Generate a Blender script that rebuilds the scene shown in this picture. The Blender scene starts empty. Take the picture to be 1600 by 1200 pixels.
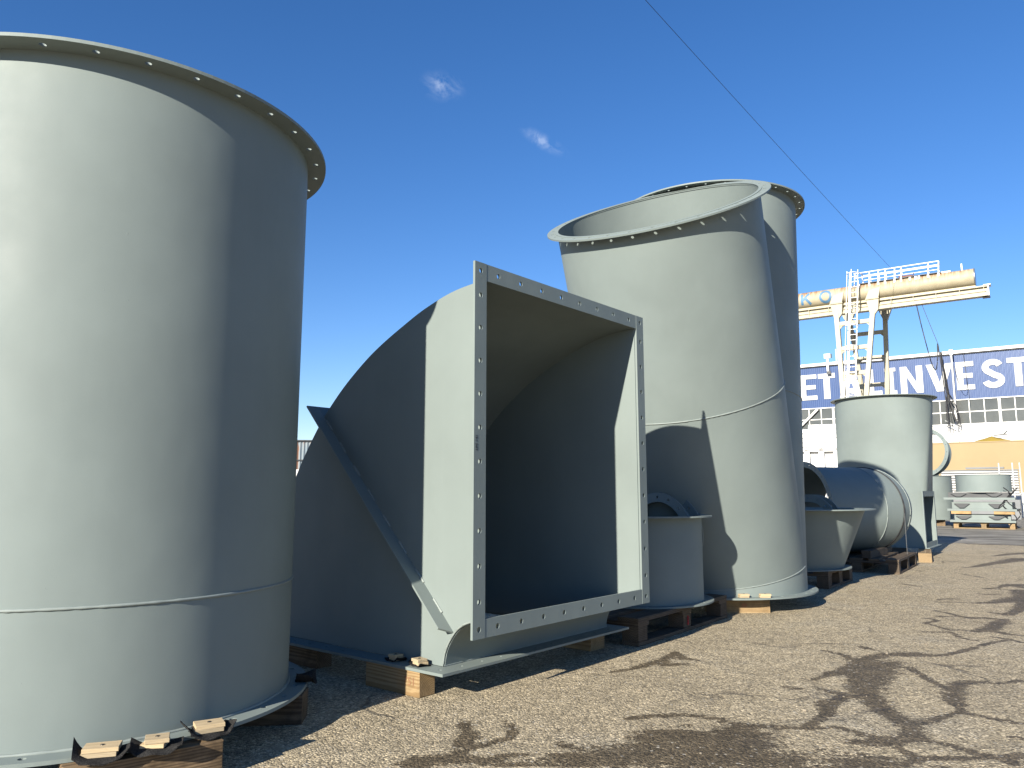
import bpy, bmesh, math, random
import numpy as np
from mathutils import Vector, Matrix, Quaternion
random.seed(7)
rad = math.radians
S = bpy.context.scene
COL = S.collection

# ------------------------------------------------------------------ camera, sun, sky, exposure
cam_d = bpy.data.cameras.new('camera'); cam = bpy.data.objects.new('camera', cam_d); COL.objects.link(cam)
cam_d.sensor_width = 36; cam_d.lens = 36 * 1200 / 1600; cam_d.clip_start = .05; cam_d.clip_end = 3000
cam.location = (0, 0, .8); cam.rotation_euler = (math.pi / 2 + .1414, 0, 0)
S.camera = cam
SUN_AZ, SUN_EL = rad(57.2), rad(23.7)          # direction in which the light travels, height of the sun
trav = Vector((math.cos(SUN_AZ) * math.cos(SUN_EL), math.sin(SUN_AZ) * math.cos(SUN_EL), -math.sin(SUN_EL)))
sun_d = bpy.data.lights.new('sun', 'SUN'); sun_d.energy = 5.0; sun_d.angle = rad(.53); sun_d.color = (1, .93, .80)
sun = bpy.data.objects.new('sun', sun_d); COL.objects.link(sun)
sun.rotation_euler = trav.to_track_quat('-Z', 'Y').to_euler(); sun.location = (-20, -30, 20)
W = bpy.data.worlds.new('World'); S.world = W; W.use_nodes = True
wn = W.node_tree.nodes; wl = W.node_tree.links; wn.clear()
out = wn.new('ShaderNodeOutputWorld'); bg = wn.new('ShaderNodeBackground'); sky = wn.new('ShaderNodeTexSky')
sky.sky_type = 'NISHITA'; sky.sun_disc = False; sky.sun_elevation = SUN_EL
sky.sun_rotation = math.atan2(-trav.x, -trav.y)
sky.air_density = 1.0; sky.dust_density = .0; sky.ozone_density = 3.5; sky.altitude = 0
bg.inputs['Strength'].default_value = .068
# two faint wisps of cloud, fixed in the sky's own directions
geo = wn.new('ShaderNodeTexCoord')
def wmath(op, a, b=None, c=None):
    m = wn.new('ShaderNodeMath'); m.operation = op
    for i, v in enumerate((a, b, c)):
        if v is None: continue
        if isinstance(v, (int, float)): m.inputs[i].default_value = v
        else: wl.new(v, m.inputs[i])
    return m.outputs[0]
def wisp(direction, along, wid, hei, sc, seed):
    d = Vector(direction).normalized(); u = Vector(along); u = (u - d * u.dot(d)).normalized(); v = d.cross(u)
    def dot(vec):
        n = wn.new('ShaderNodeVectorMath'); n.operation = 'DOT_PRODUCT'; wl.new(geo.outputs['Generated'], n.inputs[0]); n.inputs[1].default_value = vec; return n.outputs['Value']
    a = wmath('DIVIDE', dot(u), wid); b = wmath('DIVIDE', dot(v), hei)
    r = wmath('SQRT', wmath('ADD', wmath('MULTIPLY', a, a), wmath('MULTIPLY', b, b)))
    nz = wn.new('ShaderNodeTexNoise'); nz.inputs['Scale'].default_value = sc; nz.inputs['Detail'].default_value = 9; nz.inputs['Distortion'].default_value = .6; nz.inputs['Roughness'].default_value = .62
    mp = wn.new('ShaderNodeMapping'); mp.inputs['Location'].default_value = (seed, seed, 0); wl.new(geo.outputs['Generated'], mp.inputs[0]); wl.new(mp.outputs[0], nz.inputs['Vector'])
    e_ = wmath('MAXIMUM', wmath('SUBTRACT', 1.0, r), 0); e_ = wmath('MULTIPLY', e_, e_); e_ = wmath('MULTIPLY', e_, 1.6)
    f = wmath('MULTIPLY', wmath('MULTIPLY', e_, wmath('MAXIMUM', wmath('SUBTRACT', nz.outputs['Fac'], .43), 0)), 5.5)
    front = wmath('GREATER_THAN', dot(d), .5)
    return wmath('MULTIPLY', wmath('MULTIPLY', wmath('MINIMUM', wmath('MAXIMUM', f, 0), 1.0), front), .23)
w1 = wisp((-.0917, .935, .525), (1, 0, -.12), .036, .022, 38, 3.1)
w2 = wisp((.0417, .9456, .453), (1, .0, -.62), .042, .012, 40, 1.4)
fac = wmath('MINIMUM', wmath('ADD', w1, w2), .6)
mix = wn.new('ShaderNodeMix'); mix.data_type = 'RGBA'
hs = wn.new('ShaderNodeHueSaturation'); hs.inputs['Saturation'].default_value = 1.22; tint = wn.new('ShaderNodeMix'); tint.data_type = 'RGBA'; tint.blend_type = 'MULTIPLY'; tint.inputs['Factor'].default_value = 1; tint.inputs['B'].default_value = (1.05, .985, 1.08, 1); wl.new(sky.outputs[0], tint.inputs['A']); wl.new(tint.outputs['Result'], hs.inputs['Color'])
wl.new(fac, mix.inputs['Factor']); wl.new(hs.outputs[0], mix.inputs['A']); mix.inputs['B'].default_value = (7.5, 8.2, 9.2, 1)
wl.new(mix.outputs['Result'], bg.inputs['Color']); wl.new(bg.outputs[0], out.inputs[0])
S.view_settings.view_transform = 'Standard'; S.view_settings.look = 'None'; S.view_settings.gamma = 1
S.view_settings.exposure = 1.2
S.render.engine = 'CYCLES'

# ------------------------------------------------------------------ materials
def newmat(name):
    m = bpy.data.materials.new(name); m.use_nodes = True
    nt = m.node_tree; b = nt.nodes['Principled BSDF']
    return m, nt, b
def node(nt, t, **kw):
    n = nt.nodes.new(t)
    for k, v in kw.items():
        if k in n.inputs.keys(): n.inputs[k].default_value = v
        else: setattr(n, k, v)
    return n
def noise(nt, vec, scale, detail=6, rough=.55, dist=0):
    n = node(nt, 'ShaderNodeTexNoise', Scale=scale, Detail=detail, Roughness=rough, Distortion=dist)
    if vec is not None: nt.links.new(vec, n.inputs['Vector'])
    return n.outputs['Fac']
def ramp(nt, fac, stops):
    r = node(nt, 'ShaderNodeValToRGB'); nt.links.new(fac, r.inputs[0])
    e = r.color_ramp.elements
    while len(e) < len(stops): e.new(.5)
    for i, (p, c) in enumerate(stops):
        e[i].position = p; e[i].color = (*(c if isinstance(c, tuple) else (c, c, c)), 1)
    return r.outputs[0]
def mixc(nt, fac, a, b, mode='MIX'):
    m = node(nt, 'ShaderNodeMix', data_type='RGBA', blend_type=mode)
    for k, v in (('Factor', fac), ('A', a), ('B', b)):
        if isinstance(v, (int, float)): m.inputs[k].default_value = v
        elif isinstance(v, tuple): m.inputs[k].default_value = (*v, 1)
        else: nt.links.new(v, m.inputs[k])
    return m.outputs['Result']
def mathn(nt, op, a, b=None, c=None, clamp=False):
    m = node(nt, 'ShaderNodeMath', operation=op, use_clamp=clamp)
    for i, v in enumerate((a, b, c)):
        if v is None: continue
        if isinstance(v, (int, float)): m.inputs[i].default_value = v
        else: nt.links.new(v, m.inputs[i])
    return m.outputs[0]
def bump(nt, b, h, strength, dist=.01, prev=None):
    n = node(nt, 'ShaderNodeBump', Strength=strength, Distance=dist); nt.links.new(h, n.inputs['Height'])
    if prev is not None: nt.links.new(prev, n.inputs['Normal'])
    nt.links.new(n.outputs[0], b.inputs['Normal']); return n.outputs[0]
def coords(nt, kind='Object', scale=None, rot=None):
    t = node(nt, 'ShaderNodeTexCoord'); o = t.outputs[kind]
    if scale or rot:
        mp = node(nt, 'ShaderNodeMapping')
        if scale: mp.inputs['Scale'].default_value = scale
        if rot: mp.inputs['Rotation'].default_value = rot
        nt.links.new(o, mp.inputs[0]); o = mp.outputs[0]
    return o

def paint(name, base, rough=.56, var=.07, dust=.10, metallic=0):
    """sprayed primer: faint clouding, orange peel, dust runs, a few scuffs"""
    m, nt, b = newmat(name); co = coords(nt)
    big = noise(nt, co, 1.6, 5); streak = noise(nt, coords(nt, scale=(7, 7, .7)), 1.5, 6, .6)
    lo = tuple(c * (1 - var) for c in base); hi = tuple(min(1, c * (1 + var)) for c in base)
    c = ramp(nt, big, [(.35, lo), (.65, hi)])
    c = mixc(nt, mathn(nt, 'MULTIPLY', ramp(nt, streak, [(.5, 0.), (.8, 1.)]), dust), c, tuple(min(1, x * 1.25 + .02) for x in base))
    sc = noise(nt, coords(nt, scale=(3, 3, 9)), 14, 3, .7)
    c = mixc(nt, mathn(nt, 'MULTIPLY', ramp(nt, sc, [(.70, 0.), (.76, 1.)]), .22), c, tuple(x * .7 for x in base))
    nt.links.new(c, b.inputs['Base Color'])
    r = ramp(nt, noise(nt, co, 3.5, 7, .6), [(.3, rough - .05), (.7, rough + .09)]); nt.links.new(r, b.inputs['Roughness'])
    b.inputs['Metallic'].default_value = metallic; b.inputs['Specular IOR Level'].default_value = .22
    chip = noise(nt, co, 55, 2, .5); cm = ramp(nt, noise(nt, co, 2.3, 3), [(.52, 0.), (.62, 1.)])
    p = bump(nt, b, noise(nt, coords(nt, scale=(1, 1, .6)), 2.0, 3), .2, .03)
    p = bump(nt, b, mathn(nt, 'MULTIPLY', ramp(nt, chip, [(.745, 0.), (.78, 1.)]), cm), .4, .003, p)
    bump(nt, b, noise(nt, co, 260, 2), .08, .002, p)
    return m
M_paint = paint('grey_primer', (.163, .193, .186))
M_paint2 = paint('grey_primer_aged', (.16, .188, .18), .5, .1, .2)
M_weld = paint('weld_bead', (.20, .228, .216), .45)
M_cream = None
def plain(name, base, rough=.5, var=.1, sc=4, metallic=0, bumpamt=.1, spec=.5):
    m, nt, b = newmat(name); co = coords(nt)
    c = ramp(nt, noise(nt, co, sc, 8, .6), [(.3, tuple(x * (1 - var) for x in base)), (.7, tuple(min(1, x * (1 + var)) for x in base))])
    nt.links.new(c, b.inputs['Base Color']); b.inputs['Roughness'].default_value = rough; b.inputs['Metallic'].default_value = metallic
    b.inputs['Specular IOR Level'].default_value = spec
    bump(nt, b, noise(nt, co, sc * 14, 4), bumpamt, .004)
    return m
def wood(name, light, dark, sc=1.0, stain=.3):
    """long axis = object X; rings show on the ends, streaks on the sides"""
    m, nt, b = newmat(name); co = coords(nt)
    mp = node(nt, 'ShaderNodeMapping'); mp.inputs['Location'].default_value = (0, .035, .05); mp.inputs['Scale'].default_value = (.12, 1, 1); nt.links.new(co, mp.inputs[0])
    w = node(nt, 'ShaderNodeTexWave', wave_type='RINGS', rings_direction='X', Scale=38 * sc, Distortion=3.2, Detail=3); w.inputs['Detail Scale'].default_value = 1.4
    nt.links.new(mp.outputs[0], w.inputs['Vector'])
    c = ramp(nt, w.outputs['Fac'], [(.25, light), (.85, dark)])
    fib = noise(nt, coords(nt, scale=(2, 45, 45)), 3, 6, .7)
    c = mixc(nt, mathn(nt, 'MULTIPLY', ramp(nt, fib, [(.45, 0.), (.75, 1.)]), .45), c, tuple(x * .6 for x in dark))
    st = noise(nt, co, 7, 5, .65)
    c = mixc(nt, mathn(nt, 'MULTIPLY', ramp(nt, st, [(.5, 0.), (.7, 1.)]), stain), c, tuple(x * .35 for x in dark))
    oi = node(nt, 'ShaderNodeObjectInfo'); c = mixc(nt, 1., c, ramp(nt, oi.outputs['Random'], [(0., (.72, .74, .78)), (.5, (1., .98, .95)), (1., (1.22, 1.15, 1.05))]), 'MULTIPLY')
    nt.links.new(c, b.inputs['Base Color']); b.inputs['Roughness'].default_value = .8; b.inputs['Specular IOR Level'].default_value = .2
    bump(nt, b, fib, .5, .003)
    return m
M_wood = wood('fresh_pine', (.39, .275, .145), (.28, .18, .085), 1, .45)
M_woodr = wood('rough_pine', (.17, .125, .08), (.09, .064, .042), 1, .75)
M_woodp = wood('pallet_wood', (.11, .088, .066), (.065, .05, .038), 1, .5)
M_woodl = wood('pallet_pine', (.32, .235, .135), (.21, .145, .08), 1, .4)
M_shim = wood('plywood_shim', (.46, .38, .26), (.36, .28, .17), 2.5, .1)
M_white = plain('white_steel', (.64, .63, .61), .45, .04, 2)
M_wallw = plain('white_cladding', (.50, .49, .47), .6, .03, 1)
M_beige = plain('beige_render', (.28, .21, .115), .85, .07, .8)
M_dark = plain('dark_steel', (.035, .038, .042), .5, .2, 6)
M_black = plain('black_rubber', (.018, .018, .02), .6, .2, 6)
M_yellow = plain('yellow_tarp', (.34, .23, .025), .6, .1, 3)
M_galv = plain('galvanised_steel', (.28, .285, .29), .35, .15, 5, .6)
M_slat = plain('grey_slats', (.13, .135, .14), .5, .15, 3)
M_letter = plain('white_letters', (.46, .46, .45), .5, .02, 2)
M_ink = plain('dark_ink', (.02, .022, .025), .7, .1, 5)
M_inkb = plain('brown_ink', (.20, .10, .05), .8, .2, 5)
M_red = plain('red_marker', (.45, .035, .04), .7, .3, 60)
M_screw = plain('screw_head', (.07, .06, .05), .4, .3, 9, .7)
def mk_blue():
    m, nt, b = newmat('blue_cladding'); co = coords(nt)
    c = ramp(nt, noise(nt, coords(nt, scale=(1, 1, .12)), 2.5, 6), [(.3, (.018, .053, .16)), (.75, (.025, .066, .19))])
    nt.links.new(c, b.inputs['Base Color']); b.inputs['Roughness'].default_value = .42
    return m
M_blue = mk_blue()
def mk_cream():
    m, nt, b = newmat('rusting_cream_paint'); co = coords(nt)
    base = ramp(nt, noise(nt, co, 2.5, 7, .6), [(.3, (.31, .265, .175)), (.7, (.38, .335, .235))])
    sep = node(nt, 'ShaderNodeSeparateXYZ'); nt.links.new(co, sep.inputs[0])
    up = mathn(nt, 'MULTIPLY', mathn(nt, 'SUBTRACT', sep.outputs['Z'], 10.95), 2.0, clamp=True)     # rust runs down from the walkway brackets
    st = noise(nt, coords(nt, scale=(9, 1, .55)), 1.6, 7, .65); bl = noise(nt, coords(nt, scale=(.8, 1, .5)), 1.1, 2)
    f = mathn(nt, 'MULTIPLY', mathn(nt, 'MULTIPLY', ramp(nt, st, [(.42, 0.), (.60, 1.)]), ramp(nt, bl, [(.38, 0.25), (.55, 1.)])), up)
    c = mixc(nt, f, base, (.20, .085, .028))
    nt.links.new(c, b.inputs['Base Color']); b.inputs['Roughness'].default_value = .6
    return m
M_cream = mk_cream()
M_cream2 = plain('cream_steel', (.36, .32, .22), .5, .05, 1.5)
M_bluel = plain('faded_blue_letter', (.075, .17, .29), .6, .2, 3)
M_rust = plain('rusty_machine', (.13, .05, .03), .8, .4, 8)
def mk_felt():
    m, nt, b = newmat('black_felt'); co = coords(nt)
    n = noise(nt, co, 420, 3, .7)
    nt.links.new(ramp(nt, n, [(.35, (.006, .006, .007)), (.72, (.06, .058, .055))]), b.inputs['Base Color'])
    b.inputs['Roughness'].default_value = 1; b.inputs['Specular IOR Level'].default_value = .05
    bump(nt, b, n, .9, .003); return m
M_felt = mk_felt()
def mk_glass():
    m, nt, b = newmat('window_glass'); co = coords(nt)
    c = ramp(nt, noise(nt, coords(nt, scale=(.7, 1, .5)), 1.3, 4), [(.3, (.06, .064, .062)), (.7, (.10, .103, .097))])
    nt.links.new(c, b.inputs['Base Color']); b.inputs['Roughness'].default_value = .12; b.inputs['Specular IOR Level'].default_value = .6
    bump(nt, b, noise(nt, co, .9, 2), .12, .05); return m
M_glass = mk_glass()
def mk_ground():
    m, nt, b = newmat('worn_asphalt'); co = coords(nt)
    at = node(nt, 'ShaderNodeAttribute', attribute_name='wet'); ac = node(nt, 'ShaderNodeAttribute', attribute_name='apron')
    # aggregate
    v = node(nt, 'ShaderNodeTexVoronoi', Scale=135, feature='F1'); nt.links.new(co, v.inputs['Vector'])
    v2 = node(nt, 'ShaderNodeTexVoronoi', Scale=62, feature='F1'); nt.links.new(co, v2.inputs['Vector'])
    fine = noise(nt, co, 160, 4, .75); mid = noise(nt, co, 9, 6, .6); big = noise(nt, co, 1.1, 5, .6)
    sep = node(nt, 'ShaderNodeSeparateColor'); nt.links.new(v.outputs['Color'], sep.inputs[0])
    sep2 = node(nt, 'ShaderNodeSeparateColor'); nt.links.new(v2.outputs['Color'], sep2.inputs[0])
    base = ramp(nt, big, [(.3, (.29, .243, .168)), (.52, (.352, .294, .200)), (.72, (.32, .278, .206))])
    base = mixc(nt, .75, base, ramp(nt, mid, [(.25, .72), (.75, 1.25)]), 'MULTIPLY')
    base = mixc(nt, .9, base, ramp(nt, sep.outputs[0], [(0., .36), (.35, .80), (.8, 1.18), (1., 2.0)]), 'MULTIPLY')
    base = mixc(nt, .8, base, ramp(nt, fine, [(.3, .6), (.7, 1.35)]), 'MULTIPLY')
    stone = ramp(nt, sep2.outputs[1], [(.90, 0.), (.94, 1.)]); inner = ramp(nt, v2.outputs['Distance'], [(.25, 1.), (.40, 0.)])
    stone = mathn(nt, 'MULTIPLY', stone, inner)
    pit = mathn(nt, 'MULTIPLY', ramp(nt, sep2.outputs[0], [(.90, 0.), (.94, 1.)]), inner)
    base = mixc(nt, mathn(nt, 'MULTIPLY', pit, .7), base, (.05, .042, .035))
    # oily, damp-looking patches that spread along the cracks
    wn1 = noise(nt, co, 7, 8, .62); wn2 = noise(nt, co, 38, 5, .7)
    wn3 = noise(nt, co, 120, 3, .7); wn0 = noise(nt, coords(nt, scale=(.55, 1.5, 1)), 15, 7, .68)
    w = mathn(nt, 'ADD', at.outputs['Fac'], mathn(nt, 'MULTIPLY', mathn(nt, 'SUBTRACT', wn1, .5), .75))
    w = mathn(nt, 'ADD', w, mathn(nt, 'MULTIPLY', mathn(nt, 'SUBTRACT', wn0, .5), .95))
    w = mathn(nt, 'ADD', w, mathn(nt, 'MULTIPLY', mathn(nt, 'SUBTRACT', wn2, .5), 1.15))
    w = mathn(nt, 'ADD', w, mathn(nt, 'MULTIPLY', mathn(nt, 'SUBTRACT', wn3, .5), .95))
    wet = ramp(nt, w, [(.49, 0.), (.56, 1.)])
    dk = mixc(nt, 1., base, (.33, .31, .29), 'MULTIPLY')
    base = mixc(nt, wet, base, dk)
    base = mixc(nt, mathn(nt, 'MULTIPLY', stone, .7), base, (.48, .44, .37))
    # fine cracks everywhere
    vc = node(nt, 'ShaderNodeTexVoronoi', Scale=.75, feature='DISTANCE_TO_EDGE')
    wp = node(nt, 'ShaderNodeVectorMath', operation='MULTIPLY_ADD'); nz = node(nt, 'ShaderNodeTexNoise', Scale=1.6, Detail=6); nt.links.new(co, nz.inputs['Vector'])
    nt.links.new(nz.outputs['Color'], wp.inputs[0]); wp.inputs[1].default_value = (.9, .9, 0); nt.links.new(co, wp.inputs[2]); nt.links.new(wp.outputs[0], vc.inputs['Vector'])
    crack = mathn(nt, 'MULTIPLY', ramp(nt, vc.outputs['Distance'], [(.004, 1.), (.012, 0.)]), ramp(nt, noise(nt, co, 1.3, 3), [(.5, 0.), (.6, 1.)]))
    base = mixc(nt, mathn(nt, 'MULTIPLY', crack, .6), base, (.06, .05, .042))
    # concrete apron
    cb = ramp(nt, noise(nt, coords(nt, scale=(1, 2.2, 1)), 1.1, 8, .62), [(.32, (.09, .084, .072)), (.5, (.20, .185, .155)), (.68, (.32, .30, .265))])
    cb = mixc(nt, .5, cb, ramp(nt, fine, [(.3, .75), (.7, 1.2)]), 'MULTIPLY')
    ca = ramp(nt, mathn(nt, 'ADD', ac.outputs['Fac'], mathn(nt, 'MULTIPLY', mathn(nt, 'SUBTRACT', wn1, .5), .10)), [(.49, 0.), (.51, 1.)])
    base = mixc(nt, ca, base, cb)
    nt.links.new(base, b.inputs['Base Color'])
    nt.links.new(mixc(nt, wet, (.88,) * 3, (.62,) * 3), b.inputs['Roughness']); b.inputs['Specular IOR Level'].default_value = .25
    h = mathn(nt, 'ADD', mathn(nt, 'MULTIPLY', v.outputs['Distance'], -1.), mathn(nt, 'MULTIPLY', fine, .8))
    h = mathn(nt, 'SUBTRACT', h, mathn(nt, 'MULTIPLY', crack, 1.5))
    p = bump(nt, b, h, .8, .006)
    bump(nt, b, mid, .5, .02, p)
    return m
M_ground = mk_ground()
def mk_corr():
    m, nt, b = newmat('rusty_corrugated_sheet'); co = coords(nt)
    c = ramp(nt, noise(nt, coords(nt, scale=(3, 3, .35)), 1.4, 5), [(.38, (.10, .15, .19)), (.52, (.19, .21, .22)), (.6, (.2, .10, .06))])
    nt.links.new(c, b.inputs['Base Color']); b.inputs['Roughness'].default_value = .6
    return m
M_corr = mk_corr()

# ------------------------------------------------------------------ helpers
def finish(name, bm, mat, parent=None, smooth=None, mats=None):
    bmesh.ops.recalc_face_normals(bm, faces=bm.faces[:])
    if smooth is not None:
        for f in bm.faces: f.smooth = True
        for e in bm.edges:
            if len(e.link_faces) == 2 and e.calc_face_angle(0) > rad(smooth): e.smooth = False
            elif len(e.link_faces) != 2: e.smooth = False
    me = bpy.data.meshes.new(name); bm.to_mesh(me); bm.free()
    me.materials.append(mat)
    o = bpy.data.objects.new(name, me); COL.objects.link(o)
    if parent is not None: o.parent = parent
    return o
def tag(o, label, cat, group=None):
    o['label'] = label; o['category'] = cat
    if group: o['group'] = group
    return o
def thing(name, label, cat, loc=(0, 0, 0), rz=0, group=None):
    o = bpy.data.objects.new(name, None); o.empty_display_size = .2; COL.objects.link(o); o.location = loc; o.rotation_euler = (0, 0, rz)
    return tag(o, label, cat, group)
def dup(root, loc, rz, label, group=None):
    r = root.copy(); COL.objects.link(r); r.location = loc; r.rotation_euler = (0, 0, rz); r['label'] = label
    if group: r['group'] = group
    for ch in root.children:
        c = ch.copy(); COL.objects.link(c); c.parent = r
        for g2 in ch.children:
            d = g2.copy(); COL.objects.link(d); d.parent = c
    return r
def B(): return bmesh.new()
def box(bm, x0, x1, y0, y1, z0, z1, bev=0, M=None):
    b2 = bmesh.new()
    bmesh.ops.create_cube(b2, size=1, matrix=Matrix.Translation(((x0 + x1) / 2, (y0 + y1) / 2, (z0 + z1) / 2)) @ Matrix.Diagonal((abs(x1 - x0), abs(y1 - y0), abs(z1 - z0), 1)))
    if bev: bmesh.ops.bevel(b2, geom=b2.edges[:], offset=bev, segments=2, profile=.6, affect='EDGES')
    if M is not None: b2.transform(M)
    me = bpy.data.meshes.new('tmp'); b2.to_mesh(me); b2.free(); bm.from_mesh(me); bpy.data.meshes.remove(me)
def frame_of(d):
    d = Vector(d).normalized(); up = Vector((0, 0, 1)) if abs(d.z) < .99 else Vector((1, 0, 0))
    e1 = up.cross(d).normalized(); return e1, d.cross(e1), d
def bar(bm, p, q, w, h=None, round_=False, n=10):
    """box or round bar from p to q"""
    p, q = Vector(p), Vector(q); e1, e2, d = frame_of(q - p); h = h or w
    k = n if round_ else 4; R = []
    for c in (p, q):
        ring = []
        for i in range(k):
            if round_: a = 2 * math.pi * i / k; o = e1 * math.cos(a) * w / 2 + e2 * math.sin(a) * w / 2
            else: sx, sy = ((-1, -1), (1, -1), (1, 1), (-1, 1))[i]; o = e1 * sx * w / 2 + e2 * sy * h / 2
            ring.append(bm.verts.new(c + o))
        R.append(ring)
    for i in range(k): bm.faces.new((R[0][i], R[0][(i + 1) % k], R[1][(i + 1) % k], R[1][i]))
    bm.faces.new(R[0][::-1]); bm.faces.new(R[1])
def tube_path(bm, pts, r, n=8, cap=True):
    pts = [Vector(p) for p in pts]; prev = None
    for i, p in enumerate(pts):
        t = (pts[min(i + 1, len(pts) - 1)] - pts[max(i - 1, 0)]).normalized()
        e1, e2, _ = frame_of(t)
        ring = [bm.verts.new(p + (e1 * math.cos(2 * math.pi * k / n) + e2 * math.sin(2 * math.pi * k / n)) * r) for k in range(n)]
        if prev:
            for k in range(n): bm.faces.new((prev[k], prev[(k + 1) % n], ring[(k + 1) % n], ring[k]))
        elif cap: bm.faces.new(ring[::-1])
        prev = ring
    if cap: bm.faces.new(prev)
def bead(bm, pts, r=.004, closed=True, n=6, seed=0):
    """a weld bead following a line of points"""
    rn = random.Random(seed); pts = [Vector(p) for p in pts]; N = len(pts); rings = []
    for i, p in enumerate(pts):
        a = pts[(i - 1) % N] if closed or i else pts[0]; c = pts[(i + 1) % N] if closed or i < N - 1 else pts[-1]
        e1, e2, _ = frame_of(c - a); rr = r * rn.uniform(.8, 1.25)
        rings.append([bm.verts.new(p + (e1 * math.cos(2 * math.pi * k / n) + e2 * math.sin(2 * math.pi * k / n)) * rr) for k in range(n)])
    for i in range(N if closed else N - 1):
        A, Bq = rings[i], rings[(i + 1) % N]
        for k in range(n): bm.faces.new((A[k], A[(k + 1) % n], Bq[(k + 1) % n], Bq[k]))
def circle_pts(c, R, d=(0, 0, 1), n=160):
    e1, e2, _ = frame_of(d); c = Vector(c)
    return [c + (e1 * math.cos(2 * math.pi * i / n) + e2 * math.sin(2 * math.pi * i / n)) * R for i in range(n)]
def cell(bm, f, s0, s1, t0, t1, hr, thick, sub=4):
    """one flange cell with a bolt hole; f(s,t,h)->point, hr=(hole radius in s, in t), h from 0 to thick"""
    sc, tc = (s0 + s1) / 2, (t0 + t1) / 2; outl = []
    for i in range(sub): outl.append((s0 + (s1 - s0) * i / sub, t0))
    for i in range(sub): outl.append((s1, t0 + (t1 - t0) * i / sub))
    for i in range(sub): outl.append((s1 - (s1 - s0) * i / sub, t1))
    for i in range(sub): outl.append((s0, t1 - (t1 - t0) * i / sub))
    n = len(outl); L = []
    for h in (0, thick):
        o = [bm.verts.new(f(s, t, h)) for s, t in outl]
        if hr:
            a0 = math.atan2(-1, -1)
            i_ = [bm.verts.new(f(sc + hr[0] * math.cos(a0 + 2 * math.pi * k / n), tc + hr[1] * math.sin(a0 + 2 * math.pi * k / n), h)) for k in range(n)]
            for k in range(n): bm.faces.new((o[k], o[(k + 1) % n], i_[(k + 1) % n], i_[k]))
        else: i_ = None; bm.faces.new(o)
        L.append((o, i_))
    (o0, i0), (o1, i1) = L
    for k in list(range(sub)) + list(range(2 * sub, 3 * sub)):
        bm.faces.new((o0[k], o0[(k + 1) % n], o1[(k + 1) % n], o1[k]))
    if i0:
        for k in range(n): bm.faces.new((i0[k], i0[(k + 1) % n], i1[(k + 1) % n], i1[k]))
    return o0, o1, sub, n
def ring_flange(bm, c, d, Ri, Ro, T, N, hr, rb=None, phase=0, arc=None):
    e1, e2, dd = frame_of(d); c = Vector(c)
    f = lambda s, t, h: c + (e1 * math.cos(s) + e2 * math.sin(s)) * t + dd * h
    rb = rb or (Ri + Ro) / 2; st = 2 * math.pi / N
    for k in range(N):
        s0 = phase + (k - .5) * st
        cell(bm, f, s0, s0 + st, Ri, Ro, (hr / rb, hr), T)
    bmesh.ops.remove_doubles(bm, verts=bm.verts[:], dist=1e-5)
def strip_flange(bm, P, u, v, w, length, width, T, N, hr, corner=0):
    """straight flange: origin P, long axis u, cross axis v, thickness along w"""
    P, u, v, w = map(Vector, (P, u, v, w)); f = lambda s, t, h: P + u * s + v * t + w * h
    if corner: N += 2; st = (length - 2 * corner) / (N - 2); cuts = [0] + [corner + k * st for k in range(N - 1)] + [length]
    else: st = length / N; cuts = [k * st for k in range(N + 1)]
    for k in range(N):
        o0, o1, sub, n = cell(bm, f, cuts[k], cuts[k + 1], 0, width, (hr, hr), T)
        if k == 0: idx = list(range(3 * sub, 4 * sub))
        else: idx = []
        if k == N - 1: idx += list(range(sub, 2 * sub))
        for q in idx: bm.faces.new((o0[q], o0[(q + 1) % n], o1[(q + 1) % n], o1[q]))
    bmesh.ops.remove_doubles(bm, verts=bm.verts[:], dist=1e-5)
def shell(bm, rings):
    """loft through rings of equal count, closed round, open ended"""
    V = [[bm.verts.new(p) for p in r] for r in rings]; n = len(V[0])
    for a, b in zip(V[:-1], V[1:]):
        for k in range(n): bm.faces.new((a[k], a[(k + 1) % n], b[(k + 1) % n], b[k]))
    return V
def tube_wall(bm, rings_out, rings_in):
    a = shell(bm, rings_out); b = shell(bm, rings_in); n = len(a[0])
    for e in (0, -1):
        for k in range(n): bm.faces.new((a[e][k], a[e][(k + 1) % n], b[e][(k + 1) % n], b[e][k]))
def cyl_wall(bm, c0, c1, R, t=.006, d=None, n=160, R1=None, d0=None, d1=None):
    R1 = R if R1 is None else R1; d = d or (Vector(c1) - Vector(c0))
    tube_wall(bm, [circle_pts(c0, R, d0 or d, n), circle_pts(c1, R1, d1 or d, n)], [circle_pts(c0, R - t, d0 or d, n), circle_pts(c1, R1 - t, d1 or d, n)])
def prism(bm, poly, f, h0, h1):
    """polygon given in 2-D, mapped by f(a,b,h), extruded from h0 to h1"""
    A = [bm.verts.new(f(a, b, h0)) for a, b in poly]; Bv = [bm.verts.new(f(a, b, h1)) for a, b in poly]; n = len(poly)
    for k in range(n): bm.faces.new((A[k], A[(k + 1) % n], Bv[(k + 1) % n], Bv[k]))
    bm.faces.new(A[::-1]); bm.faces.new(Bv)
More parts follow.
